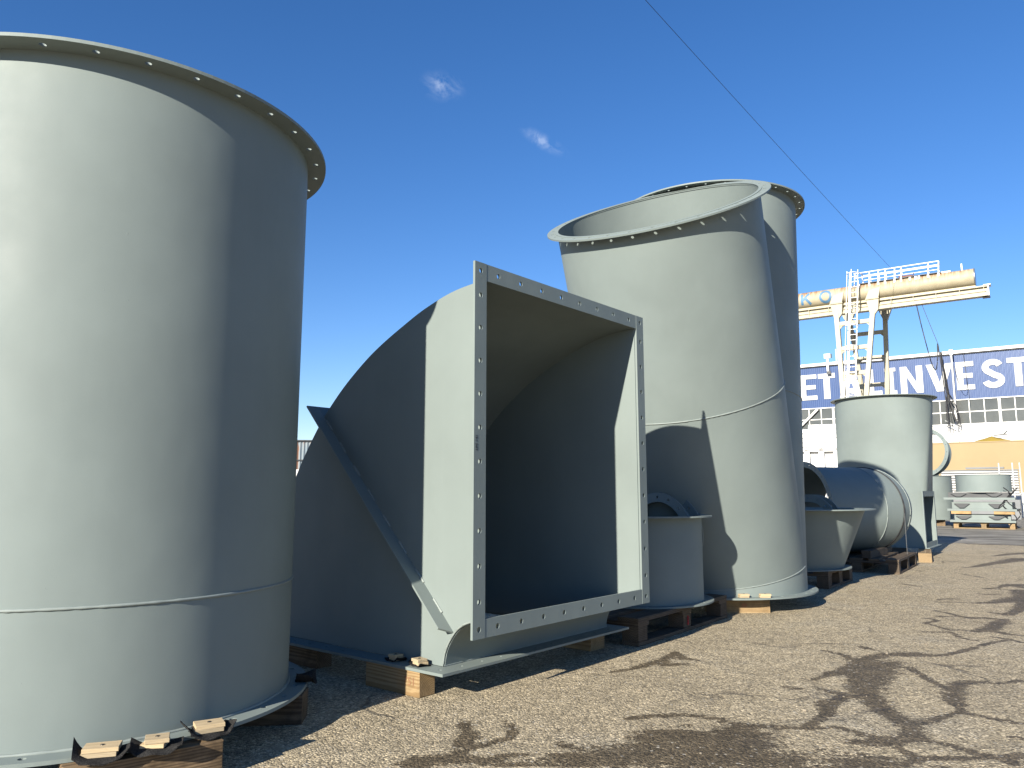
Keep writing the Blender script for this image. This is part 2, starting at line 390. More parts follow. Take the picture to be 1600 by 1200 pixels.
def text_part(name, s, size, mat, M, parent, ext=.0004, sx=1):
    cu = bpy.data.curves.new(name, 'FONT'); cu.body = s; cu.size = size; cu.extrude = ext; cu.align_x = 'CENTER'; cu.align_y = 'CENTER'
    o = bpy.data.objects.new(name, cu); COL.objects.link(o); dg = bpy.context.evaluated_depsgraph_get(); dg.update()
    me = bpy.data.meshes.new_from_object(o.evaluated_get(dg)); bpy.data.objects.remove(o); bpy.data.curves.remove(cu)
    me.transform(M @ Matrix.Diagonal((sx, 1, 1, 1))); me.materials.clear(); me.materials.append(mat); me.name = name
    ob = bpy.data.objects.new(name, me); COL.objects.link(ob); ob.parent = parent
    return ob

# ------------------------------------------------------------------ ground
def axis(lo, hi, step, far_lo, far_hi):
    a = list(np.arange(lo, hi, step)); s = step; x = lo; L = []
    while x > far_lo: s *= 1.35; x -= s; L.append(x)
    s = step; x = a[-1]; R = []
    while x < far_hi: s *= 1.35; x += s; R.append(x)
    return np.array(L[::-1] + a + R)
STAINS = [
    [(0.424, 2.683, 0.038), (0.554, 2.697, 0.096), (0.647, 2.644, 0.104), (0.705, 2.555, 0.121), (0.79, 2.45, 0.096)],
    [(0.156, 2.473, 0.058), (0.314, 2.496, 0.088), (0.48, 2.537, 0.12), (0.624, 2.479, 0.117)],
    [(0.794, 2.826, 0.027), (0.777, 2.731, 0.086), (0.685, 2.631, 0.093)],
    [(-0.288, 2.439, 0.048), (-0.195, 2.473, 0.043), (-0.077, 2.462, 0.039)],
    [(-0.17, 2.856, 0.018), (-0.139, 2.697, 0.03), (-0.164, 2.599, 0.02)],
    [(.35, 2.22, .16), (.55, 2.20, .20), (.82, 2.24, .22), (1.02, 2.32, .18)], [(.95, 2.12, .25), (1.35, 2.10, .22)],  # ground paths in metres: (x, y, half width)
    [(1.305, 3.479, 0.012), (1.508, 3.638, 0.038), (1.698, 3.866, 0.041), (1.87, 4.006, 0.036), (2.027, 4.006, 0.048), (2.131, 3.977, 0.022), (2.277, 4.064, 0.017), (2.559, 4.285, 0.01), (2.728, 4.388, 0.008)],
    [(1.742, 3.787, 0.102), (1.564, 3.545, 0.085), (1.468, 3.334, 0.065), (1.418, 3.183, 0.052), (1.384, 3.012, 0.04), (1.385, 2.889, 0.036), (1.37, 2.776, 0.037), (1.331, 2.684, 0.044)],
    [(1.324, 2.672, 0.04), (1.241, 2.647, 0.035), (1.157, 2.635, 0.039), (1.09, 2.642, 0.02)],
    [(1.407, 2.831, 0.029), (1.514, 2.889, 0.021), (1.608, 2.949, 0.009), (1.666, 2.981, 0.012), (1.72, 3.147, 0.036), (1.803, 3.275, 0.041), (1.801, 3.415, 0.018), (1.838, 3.686, 0.011)],
    [(1.666, 2.981, 0.007), (1.712, 2.904, 0.005), (1.793, 2.831, 0.005)],
    [(1.814, 3.295, 0.03), (1.903, 3.415, 0.036), (1.987, 3.436, 0.021), (2.077, 3.415, 0.02), (2.196, 3.458, 0.008)],
    [(1.332, 2.672, 0.028), (1.409, 2.599, 0.014), (1.445, 2.53, 0.013), (1.492, 2.486, 0.021), (1.502, 2.433, 0.02)],
    [(1.492, 2.486, 0.012), (1.583, 2.512, 0.006)],
    [(0.463, 2.919, 0.005), (0.553, 2.937, 0.006), (0.643, 2.949, 0.007), (0.741, 2.889, 0.012), (0.793, 2.803, 0.025), (0.91, 2.803, 0.023), (1.018, 2.782, 0.02), (1.129, 2.79, 0.012), (1.193, 2.697, 0.011), (1.217, 2.599, 0.009), (1.244, 2.475, 0.012), (1.149, 2.403, 0.018)],
    [(1.244, 2.475, 0.009), (1.345, 2.486, 0.006), (1.455, 2.486, 0.003)],
    [(1.026, 2.803, 0.013), (1.152, 2.949, 0.023), (1.214, 3.078, 0.039), (1.321, 3.201, 0.023), (1.268, 3.334, 0.01)],
    [(1.321, 3.201, 0.021), (1.408, 3.183, 0.038)],
    [(0.443, 2.53, 0.082), (0.548, 2.53, 0.09), (0.666, 2.552, 0.091), (0.722, 2.486, 0.088), (0.803, 2.403, 0.078)],
    [(0.481, 2.736, 0.032), (0.589, 2.71, 0.032), (0.677, 2.647, 0.047)],
    [(0.598, 3.736, 0.02), (0.72, 3.85, 0.03), (0.835, 4.064, 0.017), (0.828, 3.921, 0.028), (0.898, 3.866, 0.009)],
    [(0.715, 3.761, 0.023), (0.822, 3.787, 0.025)],
    [(1.844, 4.188, 0.025), (1.872, 4.113, 0.015)],
    [(1.605, 4.095, 0.006), (1.66, 3.994, 0.017), (1.659, 3.882, 0.019)],
    [(1.136, 3.354, 0.01), (1.184, 3.322, 0.008)],
    [(1.665, 2.684, 0.01), (1.688, 2.672, 0.016)],
    [(4.897, 8.545, 0.016), (5.109, 8.655, 0.042), (5.482, 9.004, 0.061), (5.945, 9.382, 0.092), (6.296, 9.653, 0.142)],
    [(6.189, 10.09, 0.025), (6.601, 10.405, 0.064), (6.901, 10.569, 0.104)],
    [(3.992, 6.68, 0.005), (4.156, 6.746, 0.021), (4.363, 6.955, 0.038), (4.473, 6.955, 0.093), (4.439, 6.814, 0.099)],
    [(3.739, 6.365, 0.005), (3.78, 6.306, 0.019), (3.937, 6.336, 0.009)],
    [(3.149, 5.88, 0.004), (3.294, 5.859, 0.007), (3.413, 5.819, 0.021), (3.534, 5.844, 0.043), (3.689, 5.921, 0.057), (3.908, 6.08, 0.081)],
    [(3.229, 5.999, 0.011), (3.317, 6.053, 0.016), (3.427, 6.053, 0.004)],
    [(4.216, 6.55, 0.072), (3.733, 5.77, 0.056), (3.48, 5.446, 0.04), (3.3, 5.278, 0.038)],
    [(3.249, 5.382, 0.004), (3.28, 5.278, 0.026)],
    [(2.906, 5.446, 0.004), (2.944, 5.361, 0.01), (2.939, 5.217, 0.022), (2.974, 5.139, 0.031), (3.068, 5.139, 0.025), (3.156, 5.081, 0.031), (3.021, 4.935, 0.042), (2.847, 4.73, 0.046), (2.713, 4.65, 0.028), (2.662, 4.698, 0.011), (2.589, 4.698, 0.014), (2.588, 4.83, 0.006), (2.561, 4.935, 0.008), (2.66, 5.007, 0.012), (2.705, 5.044, 0.01), (2.682, 5.139, 0.003)],
    [(2.794, 5.217, 0.008), (2.89, 5.197, 0.009)],
    [(2.824, 4.666, 0.039), (2.843, 4.573, 0.028), (2.903, 4.513, 0.008)],
    [(2.391, 4.634, 0.002), (2.547, 4.634, 0.004), (2.539, 4.542, 0.011), (2.505, 4.454, 0.01), (2.545, 4.369, 0.006)],
    [(2.711, 4.483, 0.004), (2.747, 4.397, 0.004), (2.764, 4.301, 0.003)],
    [(3.475, 7.042, 0.009), (3.507, 6.969, 0.03), (3.543, 6.814, 0.008)],
    [(4.521, 8.033, 0.008), (4.51, 7.846, 0.01), (4.507, 7.496, 0.005)],
    [(7.292, 12.563, 0.046), (7.458, 12.33, 0.068), (7.76, 12.33, 0.091), (7.914, 12.105, 0.119)],
    [(6.94, 13.056, 0.064), (7.391, 13.005, 0.064), (7.434, 12.805, 0.047)],
    [(0.15, 2.623, 0.007), (0.202, 2.568, 0.008)],
    [(-0.023, 2.86, 0.01), (0.005, 2.767, 0.011), (-0.005, 2.68, 0.012), (-0.112, 2.583, 0.005), (-0.174, 2.522, 0.006), (-0.247, 2.464, 0.01), (-0.164, 2.45, 0.014), (-0.091, 2.437, 0.017), (-0.02, 2.508, 0.01), (0.039, 2.508, 0.004)],
    [(-0.038, 2.423, 0.014), (0.125, 2.437, 0.012), (0.205, 2.479, 0.011)],
    [(0.2, 2.423, 0.024), (0.292, 2.437, 0.029), (0.375, 2.508, 0.035), (0.446, 2.631, 0.031), (0.518, 2.731, 0.032)],
    [(0.456, 3.622, 0.01), (0.56, 3.686, 0.013), (0.667, 3.787, 0.019), (0.726, 3.821, 0.023)],
    [(0.425, 2.899, 0.006), (0.498, 2.919, 0.007), (0.557, 2.929, 0.007)],
]
def make_ground():
    xs = axis(-1.2, 9.5, .03, -900, 900); ys = axis(1.4, 13.6, .03, -300, 1500)
    X, Y = np.meshgrid(xs, ys); P = np.stack([X.ravel(), Y.ravel(), np.zeros(X.size)], 1)
    near = (P[:, 0] > -1.4) & (P[:, 0] < 9.8) & (P[:, 1] > 1.2) & (P[:, 1] < 14)
    wet = np.full(len(P), 0.0); Q = P[near][:, :2]; w = np.zeros(len(Q))
    for path in STAINS:
        if len(path) == 1: path = path * 2
        for (x0, y0, r0), (x1, y1, r1) in zip(path[:-1], path[1:]):
            a = np.array([x0, y0]); d = np.array([x1 - x0, y1 - y0]); L = (d @ d) + 1e-9
            t = np.clip(((Q - a) @ d) / L, 0, 1); c = a + t[:, None] * d; r = r0 + (r1 - r0) * t
            w = np.maximum(w, np.clip(1.0 - .5 * np.hypot(*(Q - c).T) / np.maximum(r * 1.18, .02), 0, 1))
    wet[near] = w
    g = np.array([.815, -.579]); nrm = np.array([.579, .815])
    dd = (P[:, :2] - np.array([7.0, 12.85])) @ nrm; apron = np.clip(.5 + dd * .5, 0, 1)
    ny, nx = X.shape; i = np.arange((ny - 1) * (nx - 1)); r, c = i // (nx - 1), i % (nx - 1); a = r * nx + c
    F = np.stack([a, a + 1, a + nx + 1, a + nx], 1)
    me = bpy.data.meshes.new('ground'); me.vertices.add(len(P)); me.vertices.foreach_set('co', P.ravel().astype(np.float32))
    me.loops.add(F.size); me.loops.foreach_set('vertex_index', F.ravel().astype(np.int32)); me.polygons.add(len(F)); me.polygons.foreach_set('loop_start', (np.arange(len(F)) * 4).astype(np.int32))
    me.update(calc_edges=True)
    for nme, v in (('wet', wet), ('apron', apron)):
        at = me.attributes.new(nme, 'FLOAT', 'POINT'); at.data.foreach_set('value', v.astype(np.float32))
    me.materials.append(M_ground); o = bpy.data.objects.new('ground', me); COL.objects.link(o); o['kind'] = 'structure'
make_ground()

# ------------------------------------------------------------------ large pipe on the left
HR = .0108
def weld(name, pts, parent, r=.004, closed=True, seed=0):
    bm = B(); bead(bm, pts, r, closed, seed=seed); return finish(name, bm, M_weld, parent, 60)
PX, PY, PR = -1.508, 2.820, .694
t = thing('flanged_pipe', 'tall wide grey steel pipe with bolt-hole rims, standing nearest at the left edge', 'pipe', (PX, PY, 0))
bm = B(); cyl_wall(bm, (0, 0, .111), (0, 0, 2.111), PR, n=256); finish('pipe_wall', bm, M_paint, t, 40)
bm = B(); ring_flange(bm, (0, 0, 2.111), (0, 0, 1), PR - .006, .7645, .011, 32, HR, .7425, rad(-80.3 + 90)); finish('top_flange', bm, M_paint, t)
bm = B(); ring_flange(bm, (0, 0, .1), (0, 0, 1), PR - .006, .7645, .011, 32, HR, .7425, rad(-4.5 + 90)); finish('bottom_flange', bm, M_paint, t)
weld('weld_seam', circle_pts((0, 0, .485), PR + .0005, n=300), t, .0045, seed=3)
weld('base_weld', circle_pts((0, 0, .1125), PR + .002, n=300), t, .005, seed=4)

# ------------------------------------------------------------------ rectangular duct elbow
YW = .8805; K = (-.2668, 3.0778, 0)
d = thing('duct_elbow', 'grey rectangular elbow duct with a big square bolt-hole opening facing right', 'duct', K, YW)
outer = [(-.116, 1.668), (-.06, 1.667), (.084, 1.648), (.246, 1.6), (.384, 1.542), (.52, 1.478), (.636, 1.411), (.783, 1.305), (.916, 1.184), (1.02, 1.062), (1.134, .898), (1.23, .70), (1.295, .5), (1.34, .3), (1.355, .111)]
def catmull(p, k=6):
    o = []
    for i in range(len(p) - 1):
        p0, p1, p2, p3 = [Vector(p[min(max(j, 0), len(p) - 1)]) for j in (i - 1, i, i + 1, i + 2)]
        for q in range(k):
            s = q / k; o.append(tuple(.5 * ((2 * p1) + (p2 - p0) * s + (2 * p0 - 5 * p1 + 4 * p2 - p3) * s * s + (3 * p1 - p0 - 3 * p2 + p3) * s ** 3)))
    return o + [tuple(p[-1])]
outer = catmull(outer)
throat = catmull([(.097, .111), (.09, .15), (.08, .18), (.06, .215), (.031, .251), (0, .276), (-.034, .292), (-.075, .301), (-.116, .303)], 3)
b0, b1 = .10, 1.304
side_poly = outer + throat
for nme, x in (('side_plate', b0), ('side_plate', b1 - .006)):
    bm = B(); prism(bm, side_poly, lambda a_, z, h: (h, a_, z), x, x + .006); finish(nme, bm, M_paint, d)
def curved(name, prof, x0, x1, th, parent):
    bm = B(); rows = []
    for i, (a_, z) in enumerate(prof):
        q = Vector(prof[min(i + 1, len(prof) - 1)]) - Vector(prof[max(i - 1, 0)]); q.normalize(); nn = (q.y * th, -q.x * th)
        rows.append([bm.verts.new(v) for v in ((x0, a_, z), (x1, a_, z), (x1, a_ + nn[0], z + nn[1]), (x0, a_ + nn[0], z + nn[1]))])
    for A_, B_ in zip(rows[:-1], rows[1:]):
        for k in range(4): bm.faces.new((A_[k], A_[(k + 1) % 4], B_[(k + 1) % 4], B_[k]))
    bm.faces.new(rows[0]); bm.faces.new(rows[-1]); return finish(name, bm, M_paint, parent, 40)
curved('outer_plate', [(p[0], p[1] - .001) for p in outer], b0 + .0062, b1 - .0062, -.006, d)
curved('throat_plate', throat, b0 + .0062, b1 - .0062, -.006, d)
x0, x1, z0, z1 = .0304, 1.3744, .2465, 1.738; sw = .071; ty = -.127; TF = .011
bm = B()
strip_flange(bm, (x0, ty, z0), (0, 0, 1), (1, 0, 0), (0, 1, 0), z1 - z0, sw, TF, 10, HR, .07)
strip_flange(bm, (x1 - sw, ty, z0), (0, 0, 1), (1, 0, 0), (0, 1, 0), z1 - z0, sw, TF, 10, HR, .07)
strip_flange(bm, (x0 + sw + .0012, ty + .0012, z1 - sw), (1, 0, 0), (0, 0, 1), (0, 1, 0), x1 - x0 - 2 * sw - .0024, sw, TF - .0012, 8, HR)
strip_flange(bm, (x0 + sw + .0012, ty + .0012, z0), (1, 0, 0), (0, 0, 1), (0, 1, 0), x1 - x0 - 2 * sw - .0024, sw, TF - .0012, 8, HR)
of = finish('opening_flange', bm, M_paint, d)
text_part('stamped_marks', '15-1 34M', .016, M_ink, Matrix.Translation((x0 + .014, ty - .0007, 1.0)) @ Matrix.Rotation(rad(90), 4, 'X') @ Matrix.Rotation(rad(-90), 4, 'Z'), of)
bm = B(); fw = .095
strip_flange(bm, (0, 0, .1), (0, 1, 0), (1, 0, 0), (0, 0, 1), 1.45, fw, TF, 12, .007)
strip_flange(bm, (b1 + .002, 0, .1), (0, 1, 0), (1, 0, 0), (0, 0, 1), 1.45, .07, TF, 12, .007)
strip_flange(bm, (fw + .001, 0, .1), (1, 0, 0), (0, 1, 0), (0, 0, 1), b1 - fw, fw, TF - .001, 10, .007)
strip_flange(bm, (fw + .001, 1.357, .1), (1, 0, 0), (0, 1, 0), (0, 0, 1), b1 - fw, .09, TF - .001, 10, .007)
finish('base_flange', bm, M_paint, d)
# mitre ribs: a plate on each side and one across the back
c0 = Vector((-.1, .1)); uu = Vector((.695, .719)).normalized(); vv = Vector((-uu.y, uu.x))
for xa, xb, fl in ((.035, b0, 1), (b1, b1 + .065, -1)):
    bm = B()
    def pt(r, h, x): q = c0 + uu * r + vv * h; return (x, q.x, q.y)
    far, near_ = (xa, xb) if fl > 0 else (xb, xa)
    prof = [(.205, near_), (.235, far), (1.56, far), (1.56, near_)]
    A_ = [bm.verts.new(pt(r, -.004, x)) for r, x in prof]; B_ = [bm.verts.new(pt(r, .004, x)) for r, x in prof]
    for k in range(4): bm.faces.new((A_[k], A_[(k + 1) % 4], B_[(k + 1) % 4], B_[k]))
    bm.faces.new(A_[::-1]); bm.faces.new(B_); finish('stiffener_rib', bm, M_paint, d)
bm = B(); q0 = [c0 + uu * r + vv * h for r, h in ((1.474, -.004), (1.56, -.004), (1.56, .004), (1.474, .004))]
prism(bm, [tuple(q) for q in q0], lambda a_, z, h: (h, a_, z), b0 + .001, b1 - .001); finish('back_rib', bm, M_paint, d)
for k, r in enumerate((.30, .38, .62, .78, .95, 1.10, 1.25, 1.38)):
    pass
for k in range(8):
    bm = B(); r = .30 + k * .155; L = .07
    bead(bm, [(b0 - .001, *(c0 + uu * (r + L * j / 6) + vv * .006)) for j in range(7)], .0055, False, seed=k)
    finish('rib_weld', bm, M_weld, d, 60)
bm = B(); bead(bm, [(b0 + .0, p[0], p[1]) for p in throat[1:-1]], .004, False, seed=2); bead(bm, [(b0 + (b1 - b0) * j / 60, .095, .1125) for j in range(61)], .006, False, seed=5)
finish('throat_weld', bm, M_weld, d, 60)

# ------------------------------------------------------------------ breeches pipe (two legs out of one base)
YR, YRi = .692, .686
P0 = Vector((1.506, 5.986, .288))
def dirv(th, ph): return Vector((math.sin(th) * math.cos(ph), math.sin(th) * math.sin(ph), math.cos(th)))
dF, dB = dirv(.406, -2.086), dirv(.092, .985); nF = dirv(.523, -2.073); Z = Vector((0, 0, 1))
EF, EB = P0 + dF * 2.656, P0 + dB * 2.826
y = thing('branch_pipe', 'tall grey branched pipe with two round open mouths, the front one tilted towards the viewer', 'pipe', (P0.x, P0.y, 0))
O = Vector((P0.x, P0.y, 0))
def cut_cyl(name, c, ax, s0, s1, planes, parent):
    bm = B(); n = 200
    for R_ in (YR, YRi):
        shell(bm, [circle_pts(c + ax * (s0 + (s1 - s0) * k / 40) - O, R_, ax, n) for k in range(41)])
    for co, no in planes:
        bmesh.ops.bisect_plane(bm, geom=bm.verts[:] + bm.edges[:] + bm.faces[:], plane_co=co - O, plane_no=no, clear_inner=True, dist=1e-6)
    return finish(name, bm, M_paint, parent, 35)
cut_cyl('front_leg', P0, dF, -.8, 3.2, [(P0, dF + Z), (EF, -nF)], y)
cut_cyl('rear_leg', P0, dB, -.8, 3.0, [(P0, dB + Z), (P0, dB - dF), (EB, -Z)], y)
cut_cyl('base_ring', Vector((P0.x, P0.y, .111)), Z, 0, .9, [(P0, -(Z + dF)), (P0, -(Z + dB))], y)
bm = B(); ring_flange(bm, Vector((0, 0, .1)), Z, YRi, .763, .011, 32, HR, .7425, .06); finish('base_flange', bm, M_paint, y)
bm = B(); ring_flange(bm, EF - O, nF, YRi, .763, .011, 32, HR, .7425, .05); ff = finish('mouth_flange', bm, M_paint, y)
bm = B(); ring_flange(bm, EF - O + nF * .0112, nF, YRi - .002, YR + .014, .004, 32, 0.0001, None, 0); finish('gasket_ring', bm, M_paint, ff)
bm = B(); ring_flange(bm, EB - O, Z, YRi, .763, .011, 32, HR, .7425, .12); finish('mouth_flange', bm, M_paint, y)
def keep(pts, planes): return [p for p in pts if all((p + O - co).dot(no) > -.001 for co, no in planes)]
pl = [(P0, dF - dB)]
def arcrun(pts, planes):
    ok = [all((p + O - co).dot(no) > -.001 for co, no in planes) for p in pts]; n = len(pts)
    st = next((i for i in range(n) if ok[i] and not ok[i - 1]), 0); run = []
    for k in range(n):
        if not ok[(st + k) % n]: break
        run.append(pts[(st + k) % n])
    return run
weld('mid_weld', arcrun(circle_pts(P0 + dF * 1.339 - O, YR + .001, dF, 260), pl), y, .0045, False, 8)
weld('mid_weld', arcrun(circle_pts(P0 + dB * 1.24 - O, YR + .001, dB, 260), [(P0, dB - dF)]), y, .004, False, 9)
def mitre_pts(no, n=300):
    L = []
    for i in range(n):
        a = 2 * math.pi * i / n; c = Vector((math.cos(a) * (YR + .001), math.sin(a) * (YR + .001), 0)); zz = P0.z - (c.x * no.x + c.y * no.y) / no.z
        L.append(Vector((c.x, c.y, zz)))
    return L
weld('base_weld', arcrun(mitre_pts(dF + Z), pl), y, .004, False, 10)
weld('inner_weld', [P0 + dF * s - O + (EF - P0).cross(Z).normalized() * 0 + Vector(circle_pts((0, 0, 0), YRi - .001, dF, 200)[k_]) for k_ in (51,) for s in [1.36 + .03 * j for j in range(40)] if (P0 + dF * s + Vector(circle_pts((0, 0, 0), YRi, dF, 200)[k_]) - EF).dot(nF) < -.005], y, .0015, False, 11)

# ------------------------------------------------------------------ pallets, timbers, shims, felt
def wbox(name, dims, mat, parent, loc, rz=0, bev=.002):
    """piece with its own origin and its long side along local X (for the grain)"""
    bm = B(); x, y_, z = dims; swap = y_ > x
    L, Wd = (y_, x) if swap else (x, y_)
    box(bm, -L / 2, L / 2, -Wd / 2, Wd / 2, -z / 2, z / 2, bev)
    for v in bm.verts: v.co += Vector((random.uniform(-1, 1), random.uniform(-1, 1), random.uniform(-1, 1))) * bev * .35
    o = finish(name, bm, mat, parent); o.location = loc; o.rotation_euler = (0, 0, rz + (math.pi / 2 if swap else 0)); return o
def pallet(label, loc, rz, mat, L=1.2, Wd=.8, red=False):
    p = thing('wooden_pallet', label, 'pallet', loc, rz, 'wooden pallets under the ductwork')
    for k in range(5): wbox('top_board', (L, .125 if k % 2 == 0 else .095, .022), mat, p, (random.uniform(-.004, .004), -Wd / 2 + .0625 + k * (Wd - .125) / 4, .133))
    for x in (-1, 0, 1):
        wbox('cross_board', (.12, Wd - .004, .022), mat, p, (x * (L / 2 - .062), 0, .1105))
        for q in (-1, 0, 1): wbox('block', (.10, .098, .078), mat, p, (x * (L / 2 - .052), q * (Wd / 2 - .051), .0603))
    for q in (-1, 0, 1): wbox('bottom_board', (L, .10, .021), mat, p, (0, q * (Wd / 2 - .05), .0105))
    if red:
        bm = B()
        for (xa, za, xb, zb) in ((.0, .035, .0, .088), (-.014, .045, .014, .05), (-.012, .072, .013, .078), (-.008, .06, .012, .063)):
            bar(bm, (xa - .0, -Wd / 2 - .0035, za), (xb, -Wd / 2 - .0035, zb), .007, .001)
        finish('red_mark', bm, M_red, p)
    return p
pallet('dark weathered pallet with a red mark, under the short pipe beside the square duct', (.715, 4.91, 0), rad(52.5), M_woodp, red=True)
pallet('dark pallet under the tapered reducer, right of the tall branched pipe', (2.43, 7.32, 0), rad(53), M_woodp, L=.8, Wd=1.2)
pallet('dark open pallet carrying the thick elbow pipe strapped down', (3.87, 8.54, 0), rad(55), M_woodp)
def timber(label, corner, rz, dims, mat, ox=1, oy=1):
    """corner = near ground corner; box grows along local +x*ox, +y*oy"""
    L, Wd, H = dims; c = Vector(corner) + Matrix.Rotation(rz, 3, 'Z') @ Vector((L / 2 * ox, Wd / 2 * oy, H / 2))
    o = wbox('timber_block', (L, Wd, H), mat, None, c, rz, .003)
    return tag(o, label, 'timber block', 'timber blocks under the ducts and pipes')
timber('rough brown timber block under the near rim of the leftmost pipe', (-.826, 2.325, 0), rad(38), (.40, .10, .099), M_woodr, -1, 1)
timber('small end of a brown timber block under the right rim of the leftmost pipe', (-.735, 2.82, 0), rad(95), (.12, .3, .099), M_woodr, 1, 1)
tb = timber('bright pine timber block stamped with faint numbers under the near corner of the square duct', (-.365, 3.169, 0), YW + rad(90), (.325, .085, .099), M_wood, 1, -1)
text_part('number_stamp', '751', .045, M_inkb, Matrix.Translation((-.105, .0438, .006)) @ Matrix.Rotation(rad(90), 4, 'X') @ Matrix.Rotation(rad(180), 4, 'Y'), tb)
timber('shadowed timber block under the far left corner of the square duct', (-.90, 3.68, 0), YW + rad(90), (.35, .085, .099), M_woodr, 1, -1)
timber('pine timber block under the far right end of the square duct base', (.486, 4.175, 0), YW + rad(90), (.30, .13, .099), M_woodl, 1, 1)
tb = timber('knotty pine timber block under the front rim of the branched pipe', (1.745, 5.352, 0), rad(1), (.42, .10, .099), M_wood, -1, 1)
bm = B(); bmesh.ops.create_circle(bm, cap_ends=True, segments=14, radius=.014, matrix=Matrix.Translation((.035, -.0512, .002)) @ Matrix.Rotation(rad(90), 4, 'X') @ Matrix.Diagonal((1.4, 1, 1, 1))); finish('knot', bm, M_inkb, tb)

def shim(label, loc, rz, w=.085, dp=.062, tilt=0):
    s_ = thing('wood_shim', label, 'wood shim', loc, rz, 'plywood shims on the flanges')
    wbox('lower_plate', (w, dp, .011), M_shim, s_, (-.004, -.003, .0055), rad(random.uniform(-6, 6)), .001)
    o = wbox('upper_plate', (w, dp, .011), M_shim, s_, (0, 0, .017), rad(tilt), .001)
    bm = B(); bmesh.ops.create_cone(bm, cap_ends=True, segments=10, radius1=.006, radius2=.005, depth=.0016, matrix=Matrix.Translation((0, 0, .0063))); finish('screw_head', bm, M_screw, o)
    return s_
def felt(label, loc, rz, sx=.13, sy=.085, lift=(.045, .03), seed=1):
    rn = random.Random(seed); bm = B(); N, Mm = 14, 8; T_ = .003; g0 = []
    for i in range(N + 1):
        for j in range(Mm + 1):
            u, v = i / N * 2 - 1, j / Mm * 2 - 1
            z_ = lift[0] * max(0, -u - .45) ** 1.3 * 1.9 * (1 + .5 * v) + lift[1] * max(0, u - .5) ** 1.2 * 1.9 * (1 - .5 * v) + .0025 * math.sin(7 * u + 3 * v + seed)
            z_ -= .02 * max(0, -v - .55) * (1 if abs(u) < .8 else .4)
            cut = 1 - .25 * abs(u) * (rn.random() * .25 + .8) if j in (0, Mm) else 1
            g0.append((u * sx / 2 * (1 - .10 * abs(u)), v * sy / 2 * cut, .0042 + max(z_, -.012 if v < -.5 else 0)))
    T0 = [bm.verts.new(p) for p in g0]; T1 = [bm.verts.new((p[0], p[1], p[2] - T_)) for p in g0]; w_ = Mm + 1
    def quad(q, a, b_, c_, e): bm.faces.new((q[a], q[b_], q[c_], q[e]))
    for i in range(N):
        for j in range(Mm):
            a = i * w_ + j; quad(T0, a, a + 1, a + w_ + 1, a + w_); quad(T1, a, a + w_, a + w_ + 1, a + 1)
    edge = [i * w_ for i in range(N + 1)] + [N * w_ + j for j in range(1, w_)] + [i * w_ + Mm for i in range(N - 1, -1, -1)] + [j for j in range(Mm - 1, 0, -1)]
    for k in range(len(edge)):
        a, b_ = edge[k], edge[(k + 1) % len(edge)]; bm.faces.new((T0[a], T0[b_], T1[b_], T1[a]))
    o = finish('felt_pad', bm, M_felt, None, 50); o.location = loc; o.rotation_euler = (0, 0, rz)
    return tag(o, label, 'felt pad', 'black felt pads under the shims')
fz = .1115
for i, (x, y_, rz, w, sd, lf, l1, l2) in enumerate([
    (-1.088, 2.155, rad(15), .088, 1, (.034, .022), 'pale plywood shim on the leftmost pipe rim, the left one of three', 'curled black felt pad under the left shim on the leftmost pipe rim'),
    (-.975, 2.228, rad(8), .062, 5, (.012, .01), 'small cracked plywood shim on the leftmost pipe rim, between the two others', 'flat black felt pad under the middle shim on the leftmost pipe rim'),
    (-.885, 2.362, rad(33), .080, 3, (.028, .022), 'pale plywood shim on the leftmost pipe rim, nearest its shaded side', 'black felt pad curled up beside the right shim on the leftmost pipe rim')]):
    felt(l2, (x, y_ - .004, fz), rz + rad(12), .15, .10, lf, sd)
    shim(l1, (x, y_, fz + .0045), rz, w, .058, (2, 14, -3)[i])
felt('black felt pad in the gap between the leftmost pipe and the square duct', (-.765, 2.98, fz), rad(100), .12, .08, (.03, .02), 9)
shim('plywood shim in shadow on the square duct base flange', (-.514 + .03, 3.345 - .02, fz + .0045), YW + rad(90), .045, .045)
felt('black felt under the shaded shim on the square duct base flange', (-.484, 3.325, fz), YW + rad(90), .09, .065, (.015, .01), 4)
shim('sunlit plywood shim near the corner of the square duct base flange', (-.375, 3.235, fz + .0045), YW + rad(75), .05, .045, 4)
felt('black felt under the sunlit shim on the square duct corner', (-.372, 3.232, fz), YW + rad(80), .095, .07, (.01, .02), 6)
shim('shaded plywood shim on the rim of the branched pipe', (1.548, 5.275, fz + .001), rad(5), .065, .04)
shim('sunlit plywood shim on the rim of the branched pipe', (1.69, 5.275, fz + .001), rad(-6), .07, .04, 5)

# ------------------------------------------------------------------ smaller ducts behind
def paintring(parent, name, c, dd, Ri, Ro, N=20, hr=.009, T_=.009, ph=0):
    bm = B(); ring_flange(bm, c, dd, Ri, Ro, T_, N, hr, None, ph); return finish(name, bm, M_paint2, parent)
def short_pipe(label, loc, Rb, Rt, fb, ft, z0, z1, off=(0, 0), rz=0, thing_name='short_pipe', cat='pipe'):
    s_ = thing(thing_name, label, cat, loc, rz); n = 96
    bm = B(); tube_wall(bm, [circle_pts((0, 0, z0 + .009), Rb, Z, n), circle_pts((off[0], off[1], z1), Rt, Z, n)], [circle_pts((0, 0, z0 + .009), Rb - .005, Z, n), circle_pts((off[0], off[1], z1), Rt - .005, Z, n)])
    finish('pipe_wall', bm, M_paint, s_, 40)
    paintring(s_, 'bottom_flange', (0, 0, z0), Z, Rb - .005, fb); paintring(s_, 'top_flange', (off[0], off[1], z1), Z, Rt - .005, ft)
    return s_
short_pipe('short upright grey pipe between the square duct and the tall branched pipe', (.795, 4.985, 0), .405, .405, .465, .47, .145, .655)
